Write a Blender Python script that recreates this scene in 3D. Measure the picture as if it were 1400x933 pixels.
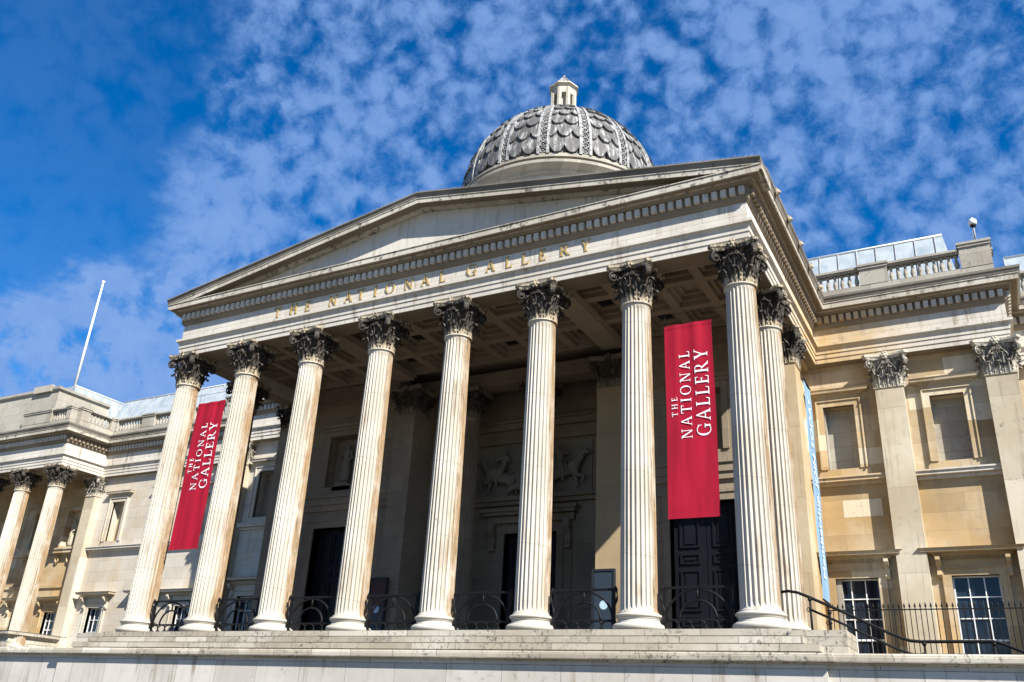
import bpy, math, random
from math import sin, cos, pi, radians, sqrt, atan2
from mathutils import Vector, Matrix
random.seed(7)
for o in list(bpy.data.objects):
    bpy.data.objects.remove(o)
S = bpy.context.scene
COL = S.collection

# ------------------------------------------------------------------ camera
FPX, YAW, PIT, ROL = 1201.16, 0.5122, 0.4169, 0.0534
CAM = Vector((27.7585, -22.8753, -2.5182))
Fw = Vector((-sin(YAW) * cos(PIT), cos(YAW) * cos(PIT), sin(PIT)))
R0 = Vector((cos(YAW), sin(YAW), 0))
U0 = R0.cross(Fw)
Rt = R0 * cos(ROL) + U0 * sin(ROL)
Up = -R0 * sin(ROL) + U0 * cos(ROL)
cd = bpy.data.cameras.new('camera')
cam = bpy.data.objects.new('camera', cd)
COL.objects.link(cam)
cd.sensor_width = 36
cd.lens = FPX / 1400 * 36
cd.clip_start = 0.1
cd.clip_end = 5000
M3 = Matrix((Rt, Up, -Fw)).transposed()
cam.matrix_world = Matrix.Translation(CAM) @ M3.to_4x4()
S.camera = cam

# ------------------------------------------------------------------ light
SUN = Vector((1.0, -0.62, 1.0)).normalized()
el = math.asin(SUN.z)
az = atan2(SUN.x, SUN.y)
W = bpy.data.worlds.new('World')
S.world = W
W.use_nodes = True
S.view_settings.view_transform = 'Standard'
S.view_settings.look = 'None'
S.view_settings.gamma = 1
S.view_settings.use_curve_mapping = False
S.view_settings.exposure = 1.05
sl = bpy.data.lights.new('sun', 'SUN')
sl.energy = 5.0
sl.angle = radians(0.5)
sl.color = (1.0, 0.955, 0.88)
so = bpy.data.objects.new('sun', sl)
COL.objects.link(so)
so.location = (40, -30, 40)
so.rotation_euler = SUN.to_track_quat('Z', 'Y').to_euler()


class NT:
    def __init__(s, tree):
        s.t = tree
        s.n = tree.nodes
        s.n.clear()

    def add(s, typ, ins=None, **kw):
        nd = s.n.new(typ)
        for k, v in kw.items():
            setattr(nd, k, v)
        if ins:
            for k, v in ins.items():
                sk = nd.inputs[k]
                if isinstance(v, bpy.types.NodeSocket):
                    s.t.links.new(v, sk)
                else:
                    sk.default_value = v
        return nd

    def math(s, op, a, b=None, c=None, clamp=False):
        d = {0: a}
        if b is not None:
            d[1] = b
        if c is not None:
            d[2] = c
        return s.add('ShaderNodeMath', d, operation=op, use_clamp=clamp).outputs[0]

    def vmath(s, op, a, b=None):
        d = {0: a}
        if b is not None:
            d[1] = b
        return s.add('ShaderNodeVectorMath', d, operation=op)

    def ramp(s, f, a, b, lo=0.0, hi=1.0):
        return s.add('ShaderNodeMapRange', {0: f, 1: a, 2: b, 3: lo, 4: hi}, interpolation_type='SMOOTHSTEP').outputs[0]

    def noise(s, vec, scale, detail=4.0, rough=0.55, dist=0.0):
        return s.add('ShaderNodeTexNoise', {'Vector': vec, 'Scale': scale, 'Detail': detail, 'Roughness': rough, 'Distortion': dist}).outputs[0]

    def mix(s, f, a, b, blend='MIX'):
        nd = s.n.new('ShaderNodeMix')
        nd.data_type = 'RGBA'
        nd.blend_type = blend
        for k, v in ((0, f), (6, a), (7, b)):
            if isinstance(v, bpy.types.NodeSocket):
                s.t.links.new(v, nd.inputs[k])
            else:
                nd.inputs[k].default_value = v if k == 0 else (tuple(v) + (1,))[:4]
        return nd.outputs[2]


# sky: Nishita sky, deepened, with a sheet of altocumulus on a plane high above
w = NT(W.node_tree)
sky = w.add('ShaderNodeTexSky', sky_type='NISHITA', sun_disc=False, sun_elevation=el, sun_rotation=az,
            altitude=0, air_density=1.0, dust_density=0.1, ozone_density=3.0)
tc = w.add('ShaderNodeTexCoord')
sep = w.add('ShaderNodeSeparateXYZ', {0: tc.outputs['Generated']})
zz = w.math('ADD', w.math('MAXIMUM', sep.outputs[2], 0.02), 0.06)
u_ = w.math('DIVIDE', sep.outputs[0], zz)
v_ = w.math('DIVIDE', sep.outputs[1], zz)
pv = w.add('ShaderNodeCombineXYZ', {0: u_, 1: v_, 2: 0.0}).outputs[0]
gam = w.add('ShaderNodeHueSaturation', {'Saturation': 1.45, 'Value': 1.8, 'Hue': 0.508, 'Color': sky.outputs[0]}).outputs[0]
warp = w.add('ShaderNodeTexNoise', {'Vector': tc.outputs['Generated'], 'Scale': 26.0, 'Detail': 3.0}).outputs[1]
dv = tc.outputs['Generated']
pw = w.vmath('ADD', dv, w.vmath('MULTIPLY', w.vmath('SUBTRACT', warp, (0.5, 0.5, 0.5)).outputs[0], (0.022, 0.022, 0.022)).outputs[0]).outputs[0]
n1 = w.noise(pw, 24.0, 8.0, 0.66)
n2 = w.noise(pw, 60.0, 5.0, 0.65)
n3 = w.noise(dv, 4.5, 3.0, 0.5)
vor = w.add('ShaderNodeTexVoronoi', {'Vector': pw, 'Scale': 46.0, 'Smoothness': 0.7}, feature='SMOOTH_F1').outputs[0]
cell = w.math('SUBTRACT', 1.0, vor)
den = w.math('ADD', w.math('MULTIPLY', n1, 0.70), w.math('ADD', w.math('MULTIPLY', n2, 0.30), w.math('MULTIPLY', cell, 0.36)))
den = w.math('ADD', den, w.math('MULTIPLY', w.math('SUBTRACT', n3, 0.5), 0.8))
den = w.math('ADD', den, w.ramp(w.math('MULTIPLY', u_, -1.0), 0.95, 1.9, 0.0, 0.13))
# the sheet ends along a fairly sharp line; beyond it only faint wisps are left
ew = w.noise(pv, 7.0, 5.0, 0.6)
edge = w.math('ADD', v_, w.math('MULTIPLY', u_, 0.65))
edge = w.math('ADD', edge, w.math('MULTIPLY', w.math('SUBTRACT', ew, 0.5), 0.22))
msk = w.math('MAXIMUM', w.ramp(edge, 0.06, 0.15, 0.0, 1.0), w.ramp(w.math('ADD', v_, w.math('MULTIPLY', w.math('SUBTRACT', ew, 0.5), 0.3)), 0.98, 1.10, 0.0, 1.0))
far = w.ramp(w.math('ADD', w.math('MULTIPLY', u_, -1.0), w.math('SUBTRACT', v_, 0.0)), 2.2, 3.4, 0.0, 0.55)
msk = w.math('ADD', w.math('MULTIPLY', msk, 0.84), 0.16)
cl = w.math('MULTIPLY', w.ramp(den, 0.50, 0.85), msk)
cl = w.math('MINIMUM', w.math('MULTIPLY', cl, w.math('ADD', 0.80, far)), 0.9)
cloudcol = w.mix(n1, (1.2, 3.1, 8.0), (3.8, 5.8, 9.9))
skyc = w.mix(cl, gam, cloudcol)
bg = w.add('ShaderNodeBackground', {'Color': skyc, 'Strength': 0.043})
out = w.add('ShaderNodeOutputWorld', {'Surface': bg.outputs[0]})

# ------------------------------------------------------------------ materials


def newmat(name):
    m = bpy.data.materials.new(name)
    m.use_nodes = True
    return m, NT(m.node_tree)


def finish(t, col, rough=0.85, bump=None, bstr=0.3, bdist=0.02, metal=0.0, spec=0.3, extra=None):
    d = {'Base Color': col, 'Roughness': rough, 'Metallic': metal, 'Specular IOR Level': spec}
    if bump is not None:
        b = t.add('ShaderNodeBump', {'Height': bump, 'Strength': bstr, 'Distance': bdist})
        d['Normal'] = b.outputs[0]
    if extra:
        d.update(extra)
    p = t.add('ShaderNodeBsdfPrincipled', d)
    t.add('ShaderNodeOutputMaterial', {'Surface': p.outputs[0]})


def stone(name, c1, c2, joint=None, stain=(0.25, 0.2, 0.14), stain_amt=0.35, grime=(0.07, 0.065, 0.055), grime_amt=0.35,
          ochre=0.0, blockvar=0.25, top_grime=0.0, column=False, streak=1.0, gr=(5.0, 0.55, 0.70, 0.42, 0.62), jmort=0.006, warm=False):
    m, t = newmat(name)
    g = t.add('ShaderNodeNewGeometry')
    pos = g.outputs['Position']
    sp = t.add('ShaderNodeSeparateXYZ', {0: pos})
    big = t.noise(pos, 0.35, 4.0, 0.6)
    med = t.noise(pos, 2.3, 5.0, 0.6)
    fine = t.noise(pos, 22.0, 4.0, 0.65)
    col = t.mix(t.ramp(big, 0.32, 0.68), c1, c2)
    col = t.mix(t.math('MULTIPLY', t.ramp(med, 0.35, 0.75), 0.35), col, c2)
    if ochre > 0:
        oc = t.ramp(t.noise(pos, 0.55, 5.0, 0.62), 0.42, 0.66)
        col = t.mix(t.math('MULTIPLY', oc, ochre), col, (0.50, 0.335, 0.15))
    if warm:
        wm = t.math('MULTIPLY', t.ramp(sp.outputs[0], 27.5, 23.5), t.ramp(sp.outputs[1], 2.0, 8.0))
        wm = t.math('MULTIPLY', wm, t.ramp(sp.outputs[0], 15.0, 22.0))
        wm = t.math('MULTIPLY', wm, t.ramp(med, 0.25, 0.6, 0.45, 0.95))
        col = t.mix(wm, col, (0.50, 0.35, 0.17))
    bump = t.math('ADD', t.math('MULTIPLY', fine, 0.35), t.math('MULTIPLY', med, 0.65))
    if joint:
        bw, bh = joint
        vx = t.math('ADD', sp.outputs[0], sp.outputs[1])
        bv = t.add('ShaderNodeCombineXYZ', {0: vx, 1: sp.outputs[2], 2: 0.0}).outputs[0]
        br = t.add('ShaderNodeTexBrick', {'Vector': bv, 'Color1': (0, 0, 0, 1), 'Color2': (1, 1, 1, 1), 'Mortar': (0.5, 0.5, 0.5, 1),
                                          'Scale': 1.0, 'Mortar Size': jmort, 'Mortar Smooth': 0.2, 'Brick Width': bw, 'Row Height': bh})
        bc = t.math('SUBTRACT', t.add('ShaderNodeSeparateColor', {0: br.outputs[0]}).outputs[0], 0.5)
        col = t.mix(t.math('ABSOLUTE', t.math('MULTIPLY', bc, blockvar * 1.2)), col, tuple(x * 0.62 for x in c2))
        col = t.mix(t.math('MULTIPLY', t.ramp(bc, 0.2, 0.5), blockvar), col, tuple(min(1, x * 1.15) for x in c1))
        jl = t.math('MULTIPLY', br.outputs[1], t.ramp(med, 0.25, 0.6, 0.35, 0.9))
        col = t.mix(jl, col, tuple(x * 0.30 for x in c1))
        bump = t.math('SUBTRACT', bump, t.math('MULTIPLY', br.outputs[1], 0.8))
    # rain streaks running down the face
    sv = t.vmath('MULTIPLY', pos, (5.0, 5.0, 0.28)).outputs[0]
    st = t.noise(sv, 1.0, 5.0, 0.65)
    st2 = t.noise(pos, 0.8, 3.0, 0.5)
    sm = t.math('MULTIPLY', t.ramp(st, 0.5, 0.72), t.ramp(st2, 0.38, 0.62))
    col = t.mix(t.math('MULTIPLY', sm, stain_amt * streak), col, stain)
    gm = t.math('MULTIPLY', t.ramp(t.noise(pos, gr[0], 8.0, 0.74), gr[1], gr[2]), t.ramp(t.noise(pos, 0.9, 3.0, 0.5), gr[3], gr[4]))
    col = t.mix(t.math('MULTIPLY', gm, grime_amt), col, grime)
    if top_grime > 0:
        nz = t.add('ShaderNodeSeparateXYZ', {0: g.outputs['Normal']}).outputs[2]
        tg = t.math('MULTIPLY', t.ramp(nz, 0.05, 0.5), top_grime)
        col = t.mix(tg, col, (0.085, 0.08, 0.07))
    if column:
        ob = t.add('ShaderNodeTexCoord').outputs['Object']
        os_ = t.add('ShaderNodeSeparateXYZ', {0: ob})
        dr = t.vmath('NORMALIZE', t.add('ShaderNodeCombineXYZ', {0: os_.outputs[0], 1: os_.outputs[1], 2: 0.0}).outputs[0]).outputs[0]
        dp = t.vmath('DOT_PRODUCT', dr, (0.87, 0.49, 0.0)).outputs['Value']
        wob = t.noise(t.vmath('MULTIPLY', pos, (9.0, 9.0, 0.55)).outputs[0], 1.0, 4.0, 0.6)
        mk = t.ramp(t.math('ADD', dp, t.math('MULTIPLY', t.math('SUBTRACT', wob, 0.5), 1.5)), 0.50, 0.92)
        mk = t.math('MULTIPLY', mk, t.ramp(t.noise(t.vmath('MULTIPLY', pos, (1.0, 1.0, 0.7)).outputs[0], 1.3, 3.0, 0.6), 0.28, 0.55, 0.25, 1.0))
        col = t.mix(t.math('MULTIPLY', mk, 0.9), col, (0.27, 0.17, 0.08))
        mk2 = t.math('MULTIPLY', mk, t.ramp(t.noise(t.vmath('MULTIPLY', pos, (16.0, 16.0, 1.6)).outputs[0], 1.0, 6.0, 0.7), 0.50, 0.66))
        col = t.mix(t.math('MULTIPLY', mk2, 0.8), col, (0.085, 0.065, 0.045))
        # drum joints of the shaft
        zj = t.math('ADD', os_.outputs[2], t.math('MULTIPLY', sp.outputs[0], 0.137))
        jd = t.math('PINGPONG', zj, 1.15)
        jj = t.ramp(jd, 0.0, 0.016, 1.0, 0.0)
        col = t.mix(t.math('MULTIPLY', jj, 0.5), col, (0.16, 0.13, 0.1))
    finish(t, col, 0.88, bump, 0.5, 0.012)
    return m


WHITE = (0.60, 0.56, 0.49)
WHITE2 = (0.47, 0.43, 0.365)
M = {}
M['stone'] = stone('portland_stone', WHITE, WHITE2, joint=(1.62, 3.9), warm=True, gr=(5.0, 0.55, 0.70, 0.44, 0.64), stain_amt=1.0, grime_amt=0.6, top_grime=0.5, blockvar=0.12)
M['cornice'] = stone('cornice_stone', (0.56, 0.52, 0.44), (0.37, 0.33, 0.26), joint=(1.45, 3.1), stain_amt=0.9, grime_amt=0.95, top_grime=0.95, blockvar=0.5, jmort=0.012, gr=(4.0, 0.50, 0.62, 0.40, 0.56))
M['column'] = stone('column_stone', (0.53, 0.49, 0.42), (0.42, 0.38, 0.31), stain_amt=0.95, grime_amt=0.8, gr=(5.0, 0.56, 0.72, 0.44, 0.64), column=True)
M['base'] = stone('base_stone', (0.48, 0.45, 0.39), (0.40, 0.37, 0.31), stain_amt=0.2, grime_amt=0.3)
M['wall_white'] = stone('wall_stone', (0.56, 0.52, 0.45), (0.44, 0.39, 0.31), joint=(1.3, 0.62), stain_amt=0.4, grime_amt=0.25, blockvar=0.35, ochre=0.35)
M['wall_ochre'] = stone('warm_wall_stone', (0.58, 0.51, 0.38), (0.40, 0.27, 0.125), joint=(1.3, 0.62), stain_amt=0.7, grime_amt=0.5, blockvar=0.85, ochre=0.75, jmort=0.004)
M['pier'] = stone('warm_pier_stone', (0.38, 0.29, 0.17), (0.27, 0.20, 0.12), joint=(3.0, 1.9), stain_amt=0.4, grime_amt=0.3, jmort=0.004)
M['side_pilaster'] = stone('cream_pilaster_stone', (0.50, 0.42, 0.29), (0.40, 0.30, 0.17), joint=(3.0, 2.4), stain_amt=0.7, grime_amt=0.4)
M['soot'] = stone('sooty_moulding_stone', (0.25, 0.225, 0.185), (0.13, 0.115, 0.095), joint=(1.45, 3.1), stain_amt=0.7, grime_amt=0.9, top_grime=0.8)
M['niche_shade_stone'] = stone('shade_dark_niche_stone', (0.27, 0.22, 0.15), (0.20, 0.155, 0.10), joint=(1.3, 0.62), stain_amt=0.4, grime_amt=0.4)  # shade of the recess put into the colour of the niche backs
M['brown'] = stone('brown_unwashed_shade_stone', (0.27, 0.215, 0.15), (0.18, 0.14, 0.095), stain_amt=0.4, grime_amt=0.5)  # unwashed brown stone, with shade of the mouldings darkened into it
M['pilaster'] = stone('pilaster_stone', (0.58, 0.52, 0.41), (0.42, 0.35, 0.24), joint=(3.0, 2.9), stain_amt=0.95, grime_amt=0.7, blockvar=0.7)
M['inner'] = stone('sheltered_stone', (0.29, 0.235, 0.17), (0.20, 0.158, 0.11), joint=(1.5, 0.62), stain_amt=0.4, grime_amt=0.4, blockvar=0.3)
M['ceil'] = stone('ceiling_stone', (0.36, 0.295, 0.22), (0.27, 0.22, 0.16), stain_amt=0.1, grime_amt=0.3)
M['step'] = stone('step_stone', (0.53, 0.49, 0.41), (0.37, 0.32, 0.24), joint=(1.45, 0.2), stain_amt=0.9, grime_amt=0.9, blockvar=0.75, jmort=0.014, gr=(9.0, 0.50, 0.64, 0.44, 0.58))
M['floor'] = stone('worn_floor_stone', (0.24, 0.21, 0.17), (0.17, 0.15, 0.12), joint=(0.9, 50.0), stain_amt=0.2, grime_amt=0.5)
M['terrace'] = stone('terrace_stone', (0.56, 0.525, 0.47), (0.45, 0.415, 0.36), joint=(1.7, 0.95), stain_amt=0.9, grime_amt=0.5, blockvar=0.5, jmort=0.010)
M['parapet'] = stone('parapet_stone', (0.44, 0.41, 0.34), (0.30, 0.27, 0.22), joint=(1.1, 0.55), stain_amt=0.6, grime_amt=0.9, top_grime=0.9, blockvar=0.4)
M['drum'] = stone('drum_stone', (0.50, 0.46, 0.38), (0.36, 0.32, 0.26), joint=(1.2, 0.5), stain_amt=0.7, grime_amt=0.9, top_grime=0.6)
M['statue'] = stone('carved_stone', (0.27, 0.24, 0.19), (0.18, 0.155, 0.12), stain_amt=0.2, grime_amt=0.3)


def capital_mat(name, dark, light, amt):
    m, t = newmat(name)
    pos = t.add('ShaderNodeNewGeometry').outputs['Position']
    ob = t.add('ShaderNodeTexCoord').outputs['Object']
    z = t.add('ShaderNodeSeparateXYZ', {0: ob}).outputs[2]
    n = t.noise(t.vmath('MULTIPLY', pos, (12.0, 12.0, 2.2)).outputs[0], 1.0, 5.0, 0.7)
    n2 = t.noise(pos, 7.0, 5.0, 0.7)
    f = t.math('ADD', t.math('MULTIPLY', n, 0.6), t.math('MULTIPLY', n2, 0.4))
    low = t.math('ADD', t.ramp(z, 0.02, 0.40, 0.15, 0.0), t.ramp(z, 1.04, 1.09, 0.0, 0.12))      # rain washed foot of the bell; abacus lightened for its sunlit look
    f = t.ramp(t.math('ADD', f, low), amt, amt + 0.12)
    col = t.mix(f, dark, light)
    finish(t, col, 0.8, n2, 0.6, 0.03)
    return m


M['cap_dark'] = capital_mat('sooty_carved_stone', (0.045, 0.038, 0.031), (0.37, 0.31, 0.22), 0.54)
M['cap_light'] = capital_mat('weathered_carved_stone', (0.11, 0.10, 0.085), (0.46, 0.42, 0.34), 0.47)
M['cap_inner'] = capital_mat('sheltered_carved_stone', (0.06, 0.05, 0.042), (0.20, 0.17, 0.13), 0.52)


def simple(name, col, rough=0.6, metal=0.0, spec=0.4, nscale=6.0, namt=0.25, col2=None, bstr=0.1, extra=None):
    m, t = newmat(name)
    pos = t.add('ShaderNodeNewGeometry').outputs['Position']
    n = t.noise(pos, nscale, 5.0, 0.6)
    c = t.mix(t.math('MULTIPLY', t.ramp(n, 0.3, 0.7), namt), col, col2 or tuple(x * 0.5 for x in col))
    finish(t, c, rough, n, bstr, 0.01, metal, spec, extra)
    return m


M['iron'] = simple('black_iron', (0.007, 0.007, 0.008), 0.55, 0.0, 0.2)
M['door'] = simple('black_door_paint', (0.006, 0.007, 0.011), 0.5, 0.0, 0.22, 3.0)
M['white'] = simple('white_paint', (0.78, 0.78, 0.76), 0.5)
M['lead'] = simple('lead', (0.33, 0.34, 0.35), 0.55, 0.0, 0.4, 2.5, 0.6, (0.12, 0.12, 0.12))
M['dark'] = simple('dark_void', (0.01, 0.01, 0.012), 0.8)
M['board'] = simple('slate_blue_board', (0.018, 0.022, 0.03), 0.45)
M['board_face'] = simple('board_face', (0.03, 0.042, 0.06), 0.35)
M['board_red'] = simple('board_red', (0.05, 0.014, 0.018), 0.4)
M['sticker'] = simple('pale_sticker', (0.45, 0.6, 0.7), 0.5)
M['gold'] = simple('gilt', (0.55, 0.38, 0.12), 0.5, 0.35, 0.4, 30.0, 0.5, (0.33, 0.22, 0.07))
M['ink'] = simple('white_print', (0.85, 0.83, 0.84), 0.7, namt=0.05)
M['ink_blue'] = simple('pale_print', (0.75, 0.82, 0.88), 0.7, namt=0.05)
M['letter_dark'] = M['gold']


def cloth(name, c1, c2, split=None):
    m, t = newmat(name)
    pos = t.add('ShaderNodeNewGeometry').outputs['Position']
    n = t.noise(t.vmath('MULTIPLY', pos, (3.0, 3.0, 0.35)).outputs[0], 1.0, 3.0, 0.5)
    col = t.mix(t.ramp(n, 0.3, 0.7), c1, c2)
    if split:
        y = t.add('ShaderNodeSeparateXYZ', {0: pos}).outputs[1]
        col = t.mix(t.ramp(y, split[0], split[0] + 0.01), split[1], col)
    b = t.add('ShaderNodeBump', {'Height': t.noise(pos, 160.0, 2.0), 'Strength': 0.1, 'Distance': 0.003}).outputs[0]
    p = t.add('ShaderNodeBsdfPrincipled', {'Base Color': col, 'Roughness': 0.8, 'Specular IOR Level': 0.2, 'Normal': b})
    tr = t.add('ShaderNodeBsdfTranslucent', {'Color': col})
    mx = t.add('ShaderNodeMixShader', {0: 0.18, 1: p.outputs[0], 2: tr.outputs[0]})
    t.add('ShaderNodeOutputMaterial', {'Surface': mx.outputs[0]})
    return m


M['red'] = cloth('red_banner_cloth', (0.43, 0.010, 0.034), (0.30, 0.007, 0.024))
M['blue'] = cloth('blue_banner_cloth', (0.20, 0.34, 0.50), (0.25, 0.39, 0.54))

# window glass: dark room behind, sky caught in the pane
m, t = newmat('window_glass')
pos = t.add('ShaderNodeNewGeometry').outputs['Position']
n = t.noise(t.vmath('MULTIPLY', pos, (2.5, 2.5, 0.4)).outputs[0], 1.0, 4.0, 0.6)
spg = t.add('ShaderNodeSeparateXYZ', {0: pos})
fold = t.noise(t.vmath('MULTIPLY', pos, (16.0, 1.0, 0.3)).outputs[0], 1.0, 4.0, 0.7)
col = t.mix(t.ramp(n, 0.45, 0.65), (0.006, 0.010, 0.02), (0.02, 0.03, 0.045))
col = t.mix(t.math('MULTIPLY', t.ramp(fold, 0.55, 0.75), t.ramp(n, 0.5, 0.6, 0.6, 0.1)), col, (0.13, 0.13, 0.12))

finish(t, col, 0.06, t.noise(pos, 1.2, 2.0), 0.06, 0.05, 0.0, 0.4)
M['glass'] = m
# roof glazing
m, t = newmat('roof_glazing')
pos = t.add('ShaderNodeNewGeometry').outputs['Position']
n = t.noise(pos, 1.6, 5.0, 0.6)
col = t.mix(t.ramp(n, 0.35, 0.7), (0.40, 0.44, 0.46), (0.27, 0.32, 0.35))
finish(t, col, 0.35, n, 0.05, 0.02, 0.0, 0.6)
M['roofglass'] = m
# dome lead: bright runs of white staining over dark lead
m, t = newmat('dome_lead')
pos = t.add('ShaderNodeNewGeometry').outputs['Position']
ob = t.add('ShaderNodeTexCoord').outputs['Object']
os_ = t.add('ShaderNodeSeparateXYZ', {0: ob})
ang = t.math('ARCTAN2', os_.outputs[1], os_.outputs[0])
cv = t.add('ShaderNodeCombineXYZ', {0: t.math('MULTIPLY', ang, 26.0), 1: t.math('MULTIPLY', os_.outputs[2], 0.8), 2: 0.0}).outputs[0]
n = t.noise(cv, 1.0, 5.0, 0.7)
n2 = t.noise(pos, 2.2, 4.0, 0.6)
f = t.math('MULTIPLY', t.ramp(n, 0.46, 0.70), t.ramp(n2, 0.35, 0.6, 0.25, 1.0))
top = t.ramp(os_.outputs[2], 1.5, 4.8, 0.0, 0.35)
col = t.mix(t.math('ADD', f, top, clamp=True), (0.085, 0.082, 0.078), (0.52, 0.52, 0.50))
finish(t, col, 0.6, n, 0.3, 0.01)
M['dome'] = m
M['rib'] = simple('stained_white_lead', (0.42, 0.42, 0.41), 0.6, 0, 0.3, 5.0, 0.9, (0.09, 0.09, 0.085))
m, t = newmat('paving')
pos = t.add('ShaderNodeNewGeometry').outputs['Position']
br = t.add('ShaderNodeTexBrick', {'Vector': pos, 'Color1': (0.075, 0.064, 0.05, 1), 'Color2': (0.10, 0.085, 0.066, 1), 'Mortar': (0.1, 0.1, 0.09, 1),
                                  'Scale': 1.0, 'Mortar Size': 0.008, 'Brick Width': 0.9, 'Row Height': 0.6})
n = t.noise(pos, 0.7, 6.0, 0.65)
col = t.mix(t.math('MULTIPLY', t.ramp(n, 0.4, 0.7), 0.4), br.outputs[0], (0.07, 0.066, 0.06))
finish(t, col, 0.8, n, 0.2)
M['ground'] = m

# ------------------------------------------------------------------ mesh tools
WL = {}


class MB:
    def __init__(s):
        s.v = []
        s.f = []
        s.sm = []

    def add(s, verts, faces, smooth=False):
        o = len(s.v)
        s.v += [tuple(p) for p in verts]
        s.f += [tuple(i + o for i in f) for f in faces]
        s.sm += [smooth] * len(faces)

    def box(s, x0, x1, y0, y1, z0, z1):
        v = [(x0, y0, z0), (x1, y0, z0), (x1, y1, z0), (x0, y1, z0), (x0, y0, z1), (x1, y0, z1), (x1, y1, z1), (x0, y1, z1)]
        s.add(v, [(0, 3, 2, 1), (4, 5, 6, 7), (0, 1, 5, 4), (1, 2, 6, 5), (2, 3, 7, 6), (3, 0, 4, 7)])

    def lathe(s, prof, cx=0, cy=0, n=32, smooth=True, z0=0.0, fn=None, a0=0.0, caps=True):
        v = []
        for (r, z) in prof:
            for i in range(n):
                a = a0 + 2 * pi * i / n
                rr = r if fn is None else fn(r, a, z)
                v.append((cx + rr * cos(a), cy + rr * sin(a), z + z0))
        f = []
        for j in range(len(prof) - 1):
            for i in range(n):
                k = (i + 1) % n
                f.append((j * n + i, j * n + k, (j + 1) * n + k, (j + 1) * n + i))
        s.add(v, f, smooth)
        if caps:
            L = (len(prof) - 1) * n
            s.add([v[i] for i in range(n)], [tuple(range(n - 1, -1, -1))])
            s.add([v[L + i] for i in range(n)], [tuple(range(n))])

    def tube(s, pts, r, n=6, closed=False, smooth=True):
        pts = [Vector(p) for p in pts]
        rings = []
        m = len(pts)
        prevn = None
        for i, p in enumerate(pts):
            if closed:
                d = pts[(i + 1) % m] - pts[i - 1]
            else:
                d = pts[min(i + 1, m - 1)] - pts[max(i - 1, 0)]
            d.normalize()
            if prevn is None:
                a = Vector((0, 0, 1)) if abs(d.z) < 0.9 else Vector((1, 0, 0))
                nn = d.cross(a).normalized()
            else:
                nn = (prevn - d * prevn.dot(d)).normalized()
            prevn = nn
            b = d.cross(nn)
            rr = r[i] if isinstance(r, (list, tuple)) else r
            rings.append([p + (nn * cos(2 * pi * k / n) + b * sin(2 * pi * k / n)) * rr for k in range(n)])
        v = [q for rg in rings for q in rg]
        f = []
        for i in range(m if closed else m - 1):
            j = (i + 1) % m
            for k in range(n):
                l = (k + 1) % n
                f.append((i * n + k, i * n + l, j * n + l, j * n + k))
        if not closed:
            f.append(tuple(range(n - 1, -1, -1)))
            f.append(tuple((m - 1) * n + k for k in range(n)))
        s.add(v, f, smooth)

    def ball(s, c, r, n=10, m=7, sc=(1, 1, 1)):
        v = []
        f = []
        for j in range(m + 1):
            ph = -pi / 2 + pi * j / m
            for i in range(n):
                a = 2 * pi * i / n
                v.append((c[0] + r * sc[0] * cos(ph) * cos(a), c[1] + r * sc[1] * cos(ph) * sin(a), c[2] + r * sc[2] * sin(ph)))
        for j in range(m):
            for i in range(n):
                k = (i + 1) % n
                f.append((j * n + i, j * n + k, (j + 1) * n + k, (j + 1) * n + i))
        s.add(v, f, True)

    def sweep(s, prof, path, closed_prof=True, caps=True, closed_path=False):
        """prof: [(d,z)] (d = outwards, to the right of travel); path: [(x,y)]"""
        n = len(path)
        dirs = []
        nseg = n if closed_path else n - 1
        for i in range(nseg):
            a = Vector(path[i])
            b = Vector(path[(i + 1) % n])
            dirs.append((b - a).normalized())
        nor = [Vector((d.y, -d.x)) for d in dirs]
        rows = []
        for i in range(n):
            if closed_path:
                n1, n2 = nor[i - 1], nor[i]
            else:
                n1 = nor[max(i - 1, 0)]
                n2 = nor[min(i, nseg - 1)]
            mm = (n1 + n2)
            mm = mm / (1 + n1.dot(n2)) if (1 + n1.dot(n2)) > 1e-6 else n1
            rows.append(mm)
        v = []
        k = len(prof)
        for i in range(n):
            for (d, z) in prof:
                v.append((path[i][0] + rows[i].x * d, path[i][1] + rows[i].y * d, z))
        f = []
        for i in range(nseg):
            i2 = (i + 1) % n
            for j in range(k if closed_prof else k - 1):
                l = (j + 1) % k
                f.append((i * k + j, i2 * k + j, i2 * k + l, i * k + l))
        if caps and closed_prof and not closed_path:
            f.append(tuple(range(k)))
            f.append(tuple((n - 1) * k + j for j in range(k - 1, -1, -1)))
        s.add(v, f)

    def build(s, name, mat, parent=None, loc=(0, 0, 0), recalc=True):
        me = bpy.data.meshes.new(name)
        me.from_pydata(s.v, [], s.f)
        me.validate()
        if recalc:
            import bmesh
            bm = bmesh.new()
            bm.from_mesh(me)
            bmesh.ops.recalc_face_normals(bm, faces=bm.faces)
            bm.to_mesh(me)
            bm.free()
        if len(s.sm) == len(me.polygons):
            me.polygons.foreach_set('use_smooth', s.sm)
        me.materials.append(mat)
        me.update()
        return place(name, me, parent, loc)


def place(name, me, parent=None, loc=(0, 0, 0)):
    o = bpy.data.objects.new(name, me)
    COL.objects.link(o)
    loc = Vector(loc)
    if parent is not None:
        o.parent = parent
        o.location = loc - WL[parent]
    else:
        o.location = loc
    WL[o] = loc
    return o


def tag(o, label=None, cat=None, group=None, kind=None):
    if label:
        o['label'] = label
    if cat:
        o['category'] = cat
    if group:
        o['group'] = group
    if kind:
        o['kind'] = kind
    return o


def empty(name, loc, label, cat, group=None):
    o = bpy.data.objects.new(name, None)
    COL.objects.link(o)
    o.location = loc
    o.empty_display_size = 0.3
    WL[o] = Vector(loc)
    return tag(o, label, cat, group)


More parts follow.
